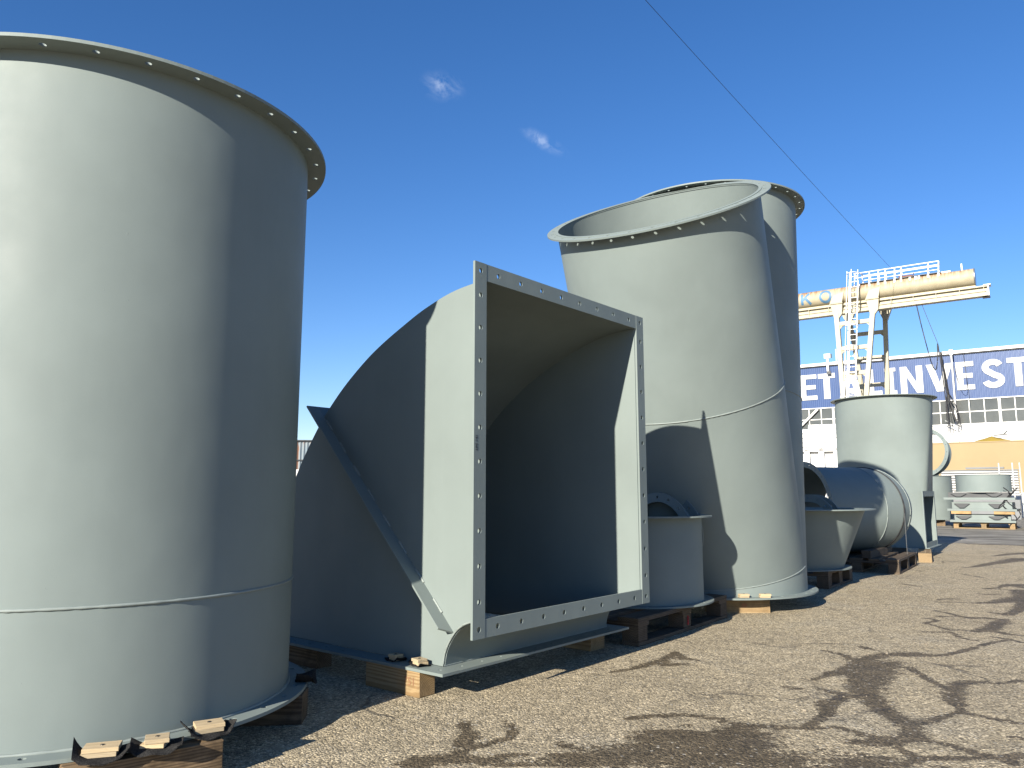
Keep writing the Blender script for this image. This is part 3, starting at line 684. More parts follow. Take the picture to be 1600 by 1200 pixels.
def stub(label, loc, rz, R_, Ro, L, zc):
    s_ = thing('flanged_ring', label, 'flanged ring', loc, rz)
    bm = B(); cyl_wall(bm, (0, 0, zc), (L, 0, zc), R_, .006, n=96); finish('ring_wall', bm, M_paint, s_, 40)
    paintring(s_, 'front_flange', (-.009, 0, zc), (1, 0, 0), R_ - .006, Ro, 16); paintring(s_, 'rear_flange', (L, 0, zc), (1, 0, 0), R_ - .006, Ro, 16)
    return s_
stub('small round flanged ring standing on edge inside the short upright pipe', (.97, 5.16, 0), rad(40), .22, .275, .10, .53)
short_pipe('grey tapered reducer widening to a flat top rim, right of the branched pipe', (2.50, 7.20, 0), .50, .70, .565, .79, .145, .655, thing_name='cone_reducer', cat='duct reducer')
stub('small round flanged ring standing on edge inside the tapered reducer', (2.68, 7.02, 0), rad(40), .20, .26, .10, .53)

# thick lobster-back elbow lying on a pallet
RC = .47; zc = .62
e = thing('segmented_elbow', 'thick grey segmented elbow pipe lying on a pallet, its dark mouth facing left', 'pipe elbow', (3.2, 8.5, 0))
O3 = Vector((3.2, 8.5, 0)); cen = [(3.2, 8.5, 12), (3.84, 8.78, 24), (3.99, 8.87, 38), (4.07, 8.96, 50), (4.13, 9.06, 62)]
rings = []
for (x, y_, ps) in cen: rings.append((Vector((x, y_, zc)) - O3, Vector((math.cos(rad(ps)), math.sin(rad(ps)), 0))))
for i in range(4):
    bm = B(); n = 120
    tube_wall(bm, [circle_pts(rings[k][0], RC, rings[k][1], n) for k in (i, i + 1)], [circle_pts(rings[k][0], RC - .006, rings[k][1], n) for k in (i, i + 1)])
    finish('elbow_segment', bm, M_paint, e, 40)
for i in (1, 3): weld('weld_seam', circle_pts(rings[i][0], RC + .001, rings[i][1], 160), e, .005, True, i)
paintring(e, 'mouth_flange', rings[0][0] - rings[0][1] * .009, rings[0][1], RC - .006, RC + .055, 24)
bm = B(); pts = circle_pts(rings[2][0], RC + .004, rings[2][1], 100); bead(bm, pts, .005, True, 6); bead(bm, [p + Vector((.012, .008, 0)) for p in pts], .004, True, 6)
st_ = finish('lashing_strap', bm, M_black, None, 60); st_.location = O3; tag(st_, 'thin black lashing strap wrapped around the thick segmented elbow', 'strap')
bm = B(); pr = max(pts, key=lambda p: p.x * 0 - p.y + p.x * .3); bar(bm, pr + O3, (pr.x + O3.x, pr.y + O3.y, .145), .006, .003)
tag(finish('strap_tail', bm, M_galv), 'pale strap tail hanging straight down from the segmented elbow to its pallet', 'strap')
def loose(label, a, b_, w, h, mat, name='timber_chock', cat='timber chock', group=None):
    bm = B(); L = (Vector(b_) - Vector(a)).length; box(bm, -L / 2, L / 2, -w / 2, w / 2, -h / 2, h / 2, .003); dd = Vector(b_) - Vector(a)
    o = finish(name, bm, mat); o.location = (Vector(a) + Vector(b_)) / 2; o.rotation_euler = (0, -math.asin(dd.z / L), math.atan2(dd.y, dd.x)); return tag(o, label, cat, group)
loose('dark timber chock on the pallet against the segmented elbow', (3.62, 8.02, .182), (4.02, 8.50, .182), .09, .075, M_woodp)
loose('dark timber chock on the pallet, behind the nearer chock', (4.02, 8.55, .172), (4.32, 9.0, .172), .08, .055, M_woodp)

# round-to-square transition duct
Cd = (5.08, 10.46, 0)
v = thing('transition_duct', 'large grey duct with round top rim and square side opening, behind the lying elbow', 'duct', Cd, YW + .05)
RT = .605; n = 96; X0, X1, Y0, Y1 = -.36, .46, -.46, .55; ZL, ZT = .80, 2.06
corners = [(X1, Y1), (X0, Y1), (X0, Y0), (X1, Y0)]
bm = B(); top = [(RT * math.cos(2 * math.pi * k / n), RT * math.sin(2 * math.pi * k / n)) for k in range(n)]
for side in (0,):
    for r_, in_ in ((0, 0), (-.006, 1)):
        tv = [bm.verts.new((x * (RT + r_) / RT, y_ * (RT + r_) / RT, ZT)) for x, y_ in top]
        cv = [bm.verts.new((cx - math.copysign(.006, cx) * in_, cy - math.copysign(.006, cy) * in_, ZL)) for cx, cy in corners]
        lo = [bm.verts.new((c.co.x, c.co.y, .12)) for c in cv]
        q = n // 4
        for ci in range(4):
            for k in range(ci * q, (ci + 1) * q): bm.faces.new((tv[k], tv[(k + 1) % n], cv[ci]))
            bm.faces.new((tv[((ci + 1) * q) % n], cv[(ci + 1) % 4], cv[ci]))
            if ci != 2: bm.faces.new((cv[ci], cv[(ci + 1) % 4], lo[(ci + 1) % 4], lo[ci]))
finish('duct_body', bm, M_paint, v, 12)
paintring(v, 'top_flange', (0, 0, ZT), Z, RT - .006, RT + .055, 30)
bm = B(); fy = Y0 - .012
for a_ in ((X0 - .01, .12), ):
    strip_flange(bm, (X0 - .05, fy, .12), (0, 0, 1), (1, 0, 0), (0, 1, 0), ZL - .09, .06, .01, 7, .008)
    strip_flange(bm, (X1 - .01, fy, .12), (0, 0, 1), (1, 0, 0), (0, 1, 0), ZL - .09, .06, .01, 7, .008)
    box(bm, X0 + .0102, X1 - .0102, fy + .001, fy + .010, ZL - .04, ZL + .03); box(bm, X0 + .0102, X1 - .0102, fy + .001, fy + .010, .12, .18)
finish('side_flange', bm, M_paint, v)
bm = B(); box(bm, X0 - .06, X1 + .06, Y0 - .05, Y1 + .06, .111, .119); finish('base_plate', bm, M_paint, v)
timber('bright timber block under the near corner of the round-to-square duct', (4.885, 9.13, 0), rad(62), (.95, .14, .105), M_woodl, 1, 1)
timber('grey timber beam under the shaded side of the round-to-square duct', (5.0, 9.95, 0), YW + rad(90), (.8, .09, .108), M_woodp, 1, -1)

# far pipe tee
f = thing('pipe_tee', 'far grey upright pipe with a ring-shaped mouth leaning on top, behind the round-to-square duct', 'pipe', (10.62, 19.9, 0))
bm = B(); cyl_wall(bm, (0, 0, .16), (0, 0, 1.22), .60, .008, n=80); finish('pipe_wall', bm, M_paint2, f, 40)
paintring(f, 'base_flange', (0, 0, .15), Z, .59, .64, 20); paintring(f, 'collar', (0, 0, 1.22), Z, .50, .615, 20)
dr = Vector((.80, .55, -.18)).normalized()
bm = B(); cyl_wall(bm, Vector((.02, -.1, 1.80)) - dr * .14, Vector((.02, -.1, 1.80)) + dr * .16, .56, .01, n=80); finish('mouth_ring', bm, M_paint2, f, 40)
paintring(f, 'mouth_flange', Vector((.02, -.1, 1.80)) - dr * .15, dr, .55, .64, 20, T_=.012)
bm = B()
bar(bm, (.12, -.1, 1.15), (.16, -.06, 1.34), .24, .3); finish('neck', bm, M_paint2, f)
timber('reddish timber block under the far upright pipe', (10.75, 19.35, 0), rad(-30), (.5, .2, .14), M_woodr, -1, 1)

# ------------------------------------------------------------------ pallets of square frames in the back
GY = math.atan2(-.579, .815)
def back_pallet(label, loc):
    p = pallet(label, loc, GY, M_woodl, 1.2, .8); return p
def duct_frame(label, loc, rz, w, dp, h, wedge):
    fr = thing('square_duct_frame', label, 'duct frame', loc, rz, 'square duct frames stacked on pallets')
    bm = B(); box(bm, -w / 2, w / 2, -dp / 2, -dp / 2 + .07, 0, .05, .002); box(bm, -w / 2, w / 2, dp / 2 - .07, dp / 2, 0, .05, .002)
    box(bm, -w / 2, -w / 2 + .07, -dp / 2 + .071, dp / 2 - .071, .001, .049); box(bm, w / 2 - .07, w / 2, -dp / 2 + .071, dp / 2 - .071, .001, .049)
    finish('flange', bm, M_paint2, fr)
    bm = B(); q = .09
    for (xa, xb, ya, yb) in ((-w / 2 + q, w / 2 - q, -dp / 2 + q, -dp / 2 + q + .01), (-w / 2 + q, w / 2 - q, dp / 2 - q, dp / 2 - q + .01), (-w / 2 + q, -w / 2 + q + .01, -dp / 2 + q + .011, dp / 2 - q - .001), (w / 2 - q - .01, w / 2 - q, -dp / 2 + q + .011, dp / 2 - q - .001)):
        box(bm, xa, xb, ya, yb, .0502, h - .001)
    finish('collar', bm, M_dark if wedge == 2 else M_paint2, fr)
    for sx in (-.28, .22):
        bm = B(); prism(bm, [(sx * w - .16, h - .03), (sx * w + .16, h - .03), (sx * w + .04, .07), (sx * w - .05, .07)], lambda a_, z_, hh: (a_, hh, z_), -dp / 2 + .045, -dp / 2 + .06)
        finish('gusset', bm, M_dark, fr)
    return fr
def local(loc, rz, p): return Vector(loc) + Matrix.Rotation(rz, 3, 'Z') @ Vector(p)
s1 = Vector((10.93, 18.02, 0))
back_pallet('light pallet under the stack of square frames by the beige wall', s1)
levels = ((.146, .17), (.40, .20), (.655, .17))
for k, ((z_, h), lb) in enumerate(zip(levels, ('bottom square duct frame of the left back stack', 'middle square duct frame of the left back stack', 'top square duct frame of the left back stack, under the drum'))):
    duct_frame(lb, s1 + Vector((0, 0, z_)) + Matrix.Rotation(GY, 3, 'Z') @ Vector(((-.03, .0, -.06)[k], 0, 0)), GY + rad((2, -2, 1)[k]), (1.28, 1.36, 1.40)[k], .95, h, k)
for k, (xx, nm_) in enumerate(((-.42, 'left'), (.42, 'right'))):
    a_ = local(s1, GY, (xx - .2, -.43, .365)); b_ = local(s1, GY, (xx + .2, -.43, .365))
    loose('yellow pine spacer on the %s side between the frames of the left back stack' % nm_, a_, b_, .09, .065, M_wood, 'wood_spacer', 'wood spacer', 'pine spacers between the frames')
dm = short_pipe('wide low grey drum ring on top of the left back stack', local(s1, GY, (.02, .1, 0)), .56, .56, .60, .575, .83, 1.22, thing_name='drum_ring', cat='duct ring')
bm = B()
for k in range(3):
    cx_ = (.44, .52, .60)[k]; tube_path(bm, [local(s1, GY, (cx_ + .12 * math.sin(u_ * 1.1 + k), -.44 + .02 * k, .93 - .11 * u_)) for u_ in np.linspace(0, 6 + k, 16)], .013, 6)
tag(finish('black_cable', bm, M_black, None, 60), 'black cable dangling over the right end of the left back stack', 'cable')
s2 = local(s1, GY, (1.40, .15, 0))
back_pallet('light pallet under the stack of frames at the right edge', s2)
for k, (z_, h) in enumerate(((.146, .16), (.34, .16), (.53, .14))):
    duct_frame(('bottom', 'middle', 'top')[k] + ' square duct frame of the stack cut off by the right edge', s2 + Vector((0, 0, z_)), GY, 1.24, .95, h, 0)
hoop = thing('metal_hoop', 'thin grey metal hoop standing on the stack at the right edge', 'hoop', local(s2, GY, (.30, 0, 0)), GY)
bm = B(); cyl_wall(bm, (0, -.04, 1.10), (0, .04, 1.10), .42, .02, n=80); finish('hoop_band', bm, M_paint2, hoop, 40)
bm = B(); bar(bm, (0, 0, .672), (0, 0, .70), .5, .1); finish('hoop_foot', bm, M_paint2, hoop)

# rack of slatted panels
lp = thing('slatted_panel_stack', 'stack of dark and white slatted panels in front of the beige wall', 'panel stack', (15.05, 25.0, 0), GY)
bm = B()
for k in range(11): box(bm, -1.05, 1.15, -.25, .05, .72 + k * .08, .745 + k * .08)
finish('slat', bm, M_slat, lp)
bm = B()
for k in range(10): box(bm, -1.0, 1.1, -.2, .0, .75 + k * .08, .795 + k * .08)
finish('spacer', bm, M_white, lp)
bm = B()
for x in (.62, .98, 1.17): bar(bm, (x, -.29, .5), (x, -.29, 1.75), .035)
finish('stake', bm, M_galv, lp)
bm = B(); box(bm, -.3, .75, -.24, .03, 1.575, 1.63); box(bm, -1.0, 1.1, -.4, .3, .0, .60); finish('support_box', bm, M_slat, lp)
bm = B(); box(bm, -1.2, 2.6, -.15, .15, 0, .82, .01)
o = finish('low_white_wall', bm, M_wallw); o.location = local((15.05, 25.0, 0), GY, (1.2, 2.0, 0)); o.rotation_euler = (0, 0, GY); tag(o, 'low white wall behind the slatted panels', 'wall')

# beige wall + yellow tarp
bm = B(); box(bm, -5, 8, 0, .25, 0, 2.84, .01); box(bm, -5, 8, -.02, .27, 2.84, 2.88)
o = finish('beige_wall', bm, M_beige); o.location = (17.71, 32.0, 0); o.rotation_euler = (0, 0, GY); tag(o, 'long plain beige wall in front of the white building', 'wall')
bm = B(); N = 24
cx0 = [(-1.5, 0), (-.9, .08), (-.3, .17), (.1, .19), (.6, .12), (1.5, 0)]
rows = []
for j, dpth in enumerate(np.linspace(-1.2, 1.2, 9)):
    row = []
    for i in range(N + 1):
        x = -1.9 + 3.8 * i / N; h = max(0, 1 - abs(x) / 1.9) ** 1.05 * max(0, 1 - abs(dpth) / 1.4) ** .6
        row.append(bm.verts.new((x, dpth, 2.9 + .55 * h + random.uniform(-.01, .01))))
    rows.append(row)
for a_, b_ in zip(rows[:-1], rows[1:]):
    for i in range(N): bm.faces.new((a_[i], a_[i + 1], b_[i + 1], b_[i]))
base = [bm.verts.new((-1.9, -1.2, 0)), bm.verts.new((1.9, -1.2, 0)), bm.verts.new((1.9, 1.2, 0)), bm.verts.new((-1.9, 1.2, 0))]
bm.faces.new([base[0], base[1]] + rows[0][::-1]); bm.faces.new([base[2], base[3]] + rows[-1]); bm.faces.new([base[1], base[2]] + [r[-1] for r in rows[::-1]]); bm.faces.new([base[3], base[0]] + [r[0] for r in rows]); bm.faces.new(base[::-1])
o = finish('tarp_covered_heap', bm, M_yellow, None, 50); o.location = (22.5, 36.0, 0); o.rotation_euler = (0, 0, GY); tag(o, 'yellow tarpaulin peak showing above the beige wall', 'tarpaulin')
bm = B(); bar(bm, (22.35, 35.6, 3.46), (22.8, 35.3, 3.50), .05); bar(bm, (22.68, 35.4, 3.5), (22.80, 35.3, 3.66), .05)
tag(finish('metal_fitting', bm, M_dark), 'small dark fitting on the peak of the yellow tarpaulin', 'fitting')

# ------------------------------------------------------------------ white and blue building
BO = (26.44, 50, 0)
bd = thing('factory_building', 'long white factory hall with blue upper cladding and big white letters', 'building', BO, GY)
bm = B(); box(bm, -26, 16, .04, 14, 0, 5.13); finish('wall', bm, M_wallw, bd)
bm = B()
for k in range(-26, 16): box(bm, k * 1.0 + .0, k + .985, -.01, .0395, .02, 5.10)
finish('wall_panel', bm, M_wallw, bd)
bm = B(); box(bm, -26, 16, .6, 14, 5.131, 6.70); finish('inner_wall', bm, M_slat, bd)
bm = B(); zz = []; xk = -26; k = 0; ZB, ZU = 6.72, 9.60
while xk < 16:
    for dx, yy in ((0, 0), (.05, 0), (.07, -.03), (.11, -.03)): zz.append((xk + dx, yy))
    xk += .13
va = [bm.verts.new((x, y_, ZB)) for x, y_ in zz]; vb = [bm.verts.new((x, y_, ZU)) for x, y_ in zz]
for i in range(len(va) - 1): bm.faces.new((va[i], va[i + 1], vb[i + 1], vb[i]))
finish('blue_cladding', bm, M_blue, bd)
bm = B(); box(bm, -26, 16, .06, 14, 6.72, 9.58); finish('upper_wall', bm, M_slat, bd)
bm = B(); box(bm, -26.1, 16.1, -.16, 14, 9.72, 9.86, .01); finish('roof', bm, M_white, bd)
bm = B(); box(bm, -26.1, 16.1, -.10, .05, 9.60, 9.66); finish('fascia', bm, M_dark, bd)
bm = B(); box(bm, -26.1, 16.1, -.20, .05, 9.661, 9.719); box(bm, -26, 16, -.06, .03, 6.66, 6.719); box(bm, -26, 16, -.06, .3, 5.10, 5.16); finish('trim', bm, M_white, bd)
for wi in range(-5, 3):
    xa = 4.64 + wi * 4.875 - 4.875; xb = xa + 4.875
    wd = None; bm = B()
    box(bm, xa - .07, xa + .07, -.05, .08, 5.161, 6.659); box(bm, xa + .0702, xb - .0702, -.01, .05, 5.88, 5.94)
    for q in range(1, 6): box(bm, xa + q * .8125 - .025, xa + q * .8125 + .025, -.02, .06, 5.161, 5.879); box(bm, xa + q * .8125 - .025, xa + q * .8125 + .025, -.02, .06, 5.941, 6.659)
    wd = finish('window', bm, M_white, bd)
    bm = B(); box(bm, xa + .071, xb - .071, .01, .02, 5.17, 6.65); finish('pane', bm, M_glass, wd)
bm = B(); bar(bm, (-7.6, -.16, 5.2), (-6.1, -.16, 6.62), .14, .14); finish('brace', bm, M_white, bd)
# letters
def fL(a_, z_, h): return (a_, h, z_)
LET = []
def rect(x0, x1, z0, z1): return [(x0, z0), (x1, z0), (x1, z1), (x0, z1)]
def letterE(x0, x1, z0, z1, w): h = (z1 - z0); m = z0 + h / 2; return [[(x0, z0), (x1, z0), (x1, z0 + w * .82), (x0 + w, z0 + w * .82), (x0 + w, m - w * .4), (x1 - .08, m - w * .4), (x1 - .08, m + w * .4), (x0 + w, m + w * .4), (x0 + w, z1 - w * .82), (x1, z1 - w * .82), (x1, z1), (x0, z1)]]
def letterT(x0, x1, z0, z1, w): c = (x0 + x1) / 2; return [[(c - w / 2, z0), (c + w / 2, z0), (c + w / 2, z1 - w * .8), (x1, z1 - w * .8), (x1, z1), (x0, z1), (x0, z1 - w * .8), (c - w / 2, z1 - w * .8)]]
z0_, z1_ = 7.31, 9.10
polys = []
polys.append(('letter_M', [[(-9.2, z0_), (-8.8, z0_), (-8.8, 8.4), (-8.35, 7.5), (-7.9, 8.4), (-7.9, z0_), (-7.5, z0_), (-7.5, z1_), (-7.95, z1_), (-8.35, 8.3), (-8.75, z1_), (-9.2, z1_)]]))
polys.append(('letter_E', letterE(-7.2, -6.10, z0_, z1_, .36)))
polys.append(('letter_T', letterT(-5.99, -4.87, z0_, z1_, .42)))
polys.append(('letter_A', [[(-4.62, z0_), (-4.19, z0_), (-4.08, 7.62), (-3.62, 7.62), (-3.5, z0_), (-3.08, z0_), (-3.62, z1_), (-4.08, z1_)]]))
polys.append(('letter_L', [[(-2.83, z0_), (-1.92, z0_), (-1.92, 7.63), (-2.42, 7.63), (-2.42, z1_), (-2.83, z1_)]]))
polys.append(('letter_I', [[(-1.70, z0_), (-1.02, z0_), (-1.02, 7.58), (-1.19, 7.58), (-1.19, 8.86), (-1.05, 8.86), (-1.05, z1_), (-1.73, z1_), (-1.73, 8.86), (-1.56, 8.86), (-1.56, 7.58), (-1.70, 7.58)]]))
polys.append(('letter_N', [[(-.78, z0_), (-.40, z0_), (-.40, 8.42), (.16, z0_), (.54, z0_), (.54, z1_), (.16, z1_), (.16, 8.0), (-.40, z1_), (-.78, z1_)]]))
polys.append(('letter_V', [[(1.30, z0_), (1.68, z0_), (2.27, z1_), (1.86, z1_), (1.50, 7.85), (1.18, z1_), (.76, z1_)]]))
polys.append(('letter_E', letterE(2.45, 3.43, z0_, z1_, .37)))
def arc(cx, cz, rx, rz, a0, a1, n=14): return [(cx + rx * math.cos(rad(a0 + (a1 - a0) * i / n)), cz + rz * math.sin(rad(a0 + (a1 - a0) * i / n))) for i in range(n + 1)]
def spoly(path, w):
    L, R_ = [], []
    for i, p in enumerate(path):
        q = Vector(path[min(i + 1, len(path) - 1)]) - Vector(path[max(i - 1, 0)]); q.normalize(); nn = Vector((-q.y, q.x)) * w / 2
        L.append(tuple(Vector(p) + nn)); R_.append(tuple(Vector(p) - nn))
    return [[L[i], L[i + 1], R_[i + 1], R_[i]] for i in range(len(path) - 1)]
spath = arc(4.45, 8.61, .40, .33, 20, 255, 16)[:-1] + arc(4.45, 7.79, .42, .31, 75, -170, 18)
for nme, pl_ in polys:
    bm = B()
    for p in pl_: prism(bm, p, fL, -.062, -.035)
    finish(nme, bm, M_letter, bd)
bm = B()
# A's counter shows blue
L_, R_ = [], []
for i, p in enumerate(spath):
    q = Vector(spath[min(i + 1, len(spath) - 1)]) - Vector(spath[max(i - 1, 0)]); q.normalize(); nn = Vector((-q.y, q.x)) * .18
    L_.append(Vector(p) + nn); R_.append(Vector(p) - nn)
fr_ = [[bm.verts.new((p.x, yy, p.y)) for p in side] for side in (L_, R_) for yy in (-.062, -.035)]
for i in range(len(spath) - 1):
    for a_, b_ in ((0, 2), (1, 3), (0, 1), (2, 3)): bm.faces.new((fr_[a_][i], fr_[a_][i + 1], fr_[b_][i + 1], fr_[b_][i]))
finish('letter_S', bm, M_letter, bd)
bm = B()
for p in letterT(5.21, 6.33, z0_, z1_, .38): prism(bm, p, fL, -.062, -.035)
finish('letter_T', bm, M_letter, bd)
bm = B(); prism(bm, [(-4.0, 7.93), (-3.7, 7.93), (-3.85, 8.5)], fL, -.066, -.0625); finish('letter_gap', bm, M_blue, bd)
# roof-top fittings
fl = thing('floodlight', 'grey floodlight on a bracket at the roof edge of the factory hall', 'floodlight', local(BO, GY, (-5.22, -.35, 0)), GY)
bm = B(); bar(bm, (0, 0, 9.2), (0, 0, 10.1), .14); finish('bracket', bm, M_white, fl)
bm = B(); box(bm, -.2, .22, -.14, .02, 10.1, 10.42, .02); finish('lamp_housing', bm, M_white, fl)
bm = B(); box(bm, .22, .30, -.12, .0, 10.12, 10.40); box(bm, -.1, .16, -.02, .12, 9.0, 9.2); finish('shade', bm, M_dark, fl)
bm = B(); bar(bm, local(BO, GY, (-4.7, -.1, 9.86)), local(BO, GY, (-4.7, -.1, 10.75)), .05)
tag(finish('roof_mast', bm, M_white), 'thin white mast on the roof beside the floodlight', 'mast')
pl_ = thing('service_pole', 'thin white pole in front of the factory windows holding cables', 'pole', local(BO, GY, (2.32, -.7, 0)), GY)
bm = B(); bar(bm, (0, 0, 0), (0, 0, 9.8), .10, None, True); finish('pole_shaft', bm, M_white, pl_)
bm = B(); box(bm, -.1, .1, -.1, .1, 9.5, 9.85); bar(bm, (-.05, 0, 5.0), (-.62, 0, 5.35), .04); finish('arm', bm, M_galv, pl_)
bm = B(); rn = random.Random(5)
for k in range(11):
    xo = rn.uniform(-.04, .04); e_ = rn.uniform(-.18, .5); zb = rn.uniform(5.0, 5.4); r_ = .018
    P_ = [(1.78 + xo, 9.72), (1.82 + xo, 9.0), (1.90 + xo * 1.5, 8.2), (1.95 + xo * 2, 7.4), (1.92 + e_ * .5, 6.3), (1.95 + e_ * .8, 5.5), (1.98 + e_, zb)]
    if k % 3 == 0: P_ += [(2.05 + e_, zb - .12), (2.12 + e_, zb + .05), (2.02 + e_ * .7, 6.4), (1.95 + xo, 7.2)]
    P_ = catmull(P_, 5); tube_path(bm, [local(BO, GY, (x, -.85 - .02 * k, z_)) for x, z_ in P_], r_, 5)
tag(finish('cable_bundle', bm, M_black, None, 60), 'thick bundle of black cables hanging beside the white pole', 'cable bundle')
bm = B()
for xs_ in (3.05,):
    P_ = catmull([(2.45, 8.8), (2.55, 8.0), (2.75, 7.35), (2.95, 7.2), (3.05, 7.6), (3.02, 8.6), (2.99, 9.55)], 6); tube_path(bm, [local(BO, GY, (x, -.6, z_)) for x, z_ in P_], .014, 5)
    P_ = [(2.99, 9.5), (3.05, 8), (3.12, 6.4)]; tube_path(bm, [local(BO, GY, (x, -.55, z_)) for x, z_ in P_], .012, 5)
tag(finish('looped_wire', bm, M_black, None, 60), 'thin black wire looping in front of the letter E right of the white pole', 'wire')

# ------------------------------------------------------------------ gantry crane
cr = thing('gantry_crane', 'cream gantry crane with a long rusty tube girder and ladder legs', 'gantry crane', (17.136, 34.2, .08), GY); cr.scale = (.9, .9, .9)
TR, TZ = .425, 11.06
bm = B()
shell(bm, [circle_pts((x, 0, TZ), TR, (1, 0, 0), 56) for x in np.linspace(-16, 3.86, 60)]); finish('tube_girder', bm, M_cream, cr, 50)
bm = B(); bmesh.ops.create_circle(bm, cap_ends=True, segments=56, radius=TR + .012, matrix=Matrix.Translation((3.865, 0, TZ)) @ Matrix.Rotation(rad(90), 4, 'Y')); bmesh.ops.create_cone(bm, cap_ends=True, segments=56, radius1=TR + .012, radius2=TR + .012, depth=.03, matrix=Matrix.Translation((3.885, 0, TZ)) @ Matrix.Rotation(rad(90), 4, 'Y')); finish('end_plate', bm, M_galv, cr)
bm = B(); box(bm, -16, 4.35, -.20, .20, 10.50, 10.56); box(bm, -16, 4.35, -.06, .06, 10.12, 10.499); box(bm, -16, 4.35, -.22, .22, 10.06, 10.119)
box(bm, -16, 4.30, -.17, -.15, 10.28, 10.30)
for k in range(-14, 5): box(bm, k + .2, k + .22, -.19, -.061, 10.12, 10.499)
box(bm, -16, 4.3, -.12, -.061, 10.121, 10.29); box(bm, -16, 3.9, -.1, .1, 10.561, 10.66)
finish('rail_beam', bm, M_cream2, cr)
bm = B(); box(bm, 4.2, 4.5, -.25, .25, 10.561, 10.60); box(bm, 4.36, 4.42, -.22, .22, 10.06, 10.56); finish('end_stop', bm, M_white, cr)
bm = B(); box(bm, 4.12, 4.44, -.10, .10, 9.98, 10.058, .02); finish('buffer', bm, M_black, cr)
# saddles and legs
for x in (-2.35, -.62):
    bm = B(); prism(bm, [(x - .30, 10.60), (x + .30, 10.60), (x + .42, 11.15), (x - .12, 11.02)], lambda a_, z_, h: (a_, h, z_), -TR - .06, -TR - .02)
    prism(bm, [(x - .30, 10.60), (x + .30, 10.60), (x + .25, 10.02), (x + .05, 9.75), (x - .12, 9.75)], lambda a_, z_, h: (a_, h, z_), -.42, -.235); box(bm, x - .32, x + .32, -TR - .05, TR + .05, 10.561, 10.599)
    finish('saddle', bm, M_cream2, cr)
def leg_chord(name, p, q, w0, w1, parent):
    bm = B(); p, q = Vector(p), Vector(q); V_ = []
    for c, w in ((p, w0), (q, w1)): V_.append([bm.verts.new((c.x + sx * w / 2, c.y + sy * .13, c.z)) for sx, sy in ((-1, -1), (1, -1), (1, 1), (-1, 1))])
    for k in range(4): bm.faces.new((V_[0][k], V_[0][(k + 1) % 4], V_[1][(k + 1) % 4], V_[1][k]))
    bm.faces.new(V_[0][::-1]); bm.faces.new(V_[1]); return finish(name, bm, M_cream2, parent)
def lerp(a, b, t_): return a + (b - a) * t_
def leg_frame(yt, yb, la, lb, ra, rb, zt, zs):
    L0, L1 = (la[0], yt, la[1]), (lb[0], yb, lb[1]); R0, R1 = (ra[0], yt, ra[1]), (rb[0], yb, rb[1])
    leg_chord('leg', L0, L1, .22, .20, cr); leg_chord('leg', R0, R1, .22, .20, cr)
    for z_ in zs:
        bm = B()
        tl = (L0[2] - z_) / (L0[2] - L1[2]); tr_ = (R0[2] - z_) / (R0[2] - R1[2])
        a_ = Vector((lerp(L0[0], L1[0], tl) + .1, lerp(yt, yb, tl), z_)); b_ = Vector((lerp(R0[0], R1[0], tr_) - .1, lerp(yt, yb, tr_), z_ + .0))
        bar(bm, a_, b_, .18, .20)
        for s_, c_ in ((1, a_), (-1, b_)):
            prism(bm, [(c_.x, z_ - .06), (c_.x + s_ * .22, z_ - .06), (c_.x, z_ - .28)], lambda x, zq, h: (x, c_.y + h, zq), -.05, .05)
        finish('leg_rung', bm, M_cream2, cr)
leg_frame(-.33, -.9, (-2.37, 10.05), (-2.06, .9), (-.62, 10.05), (-1.70, .9), 10, (9.48, 8.16, 6.85, 5.5, 4.2, 2.9))
leg_frame(3.0, 3.6, (-2.46, 10.75), (-1.50, .9), (-.60, 10.75), (-1.02, .9), 10, (9.5, 8.14, 6.66, 5.3, 4.0, 2.7))
bm = B()
for x in (-2.46, -.60):
    bar(bm, (x, .24, 10.62), (x, 3.2, 10.85), .26, .22)
    prism(bm, [(x - .34, 10.74), (x + .34, 10.74), (x + .1, 10.1), (x - .1, 10.1)], lambda a_, z_, h: (a_, h, z_), 2.85, 3.15)
finish('outrigger', bm, M_cream2, cr)
bm = B(); box(bm, -2.9, -.9, -1.15, -.65, .16, .9, .02); box(bm, -2.4, -.4, 3.35, 3.85, .16, .9, .02); finish('bogie', bm, M_cream2, cr)
bm = B()
for x, y_ in ((-2.6, -.9), (-1.2, -.9), (-2.1, 3.6), (-.7, 3.6)): bmesh.ops.create_cone(bm, cap_ends=True, segments=24, radius1=.22, radius2=.22, depth=.12, matrix=Matrix.Translation((x, y_ - .32, .132)) @ Matrix.Rotation(rad(90), 4, 'X'))
finish('wheel', bm, M_dark, cr)
# ladder with cage
bm = B(); l0, l1 = Vector((-1.52, -.75, 12.05)), Vector((-2.12, -1.15, 3.5)); r0, r1 = Vector((-1.16, -.75, 12.05)), Vector((-1.72, -1.15, 3.5))
bar(bm, l0, l1, .055); bar(bm, r0 + Vector((0, 0, -.5)), r1, .045)
for k in range(30):
    t_ = .03 + k / 31; bar(bm, l0.lerp(l1, t_), r0.lerp(r1, t_), .028)
ladder = finish('ladder', bm, M_white, cr)
bm = B()
for k, t_ in enumerate((.02, .22, .34, .46, .57, .66, .76, .88)):
    a_, b_ = l0.lerp(l1, t_), r0.lerp(r1, t_); m_ = (a_ + b_) / 2; tube_path(bm, [m_ + Vector((-.30 * math.cos(u_), -.55 * math.sin(u_), .02)) for u_ in np.linspace(-.1, math.pi + .1, 12)], .022, 5)
for u_ in (.5, 1.57, 2.6): a_, b_ = (l0 + r0) / 2, (l1 + r1) / 2; o_ = Vector((-.30 * math.cos(u_), -.55 * math.sin(u_), 0)); bar(bm, a_ + o_, b_ + o_, .025)
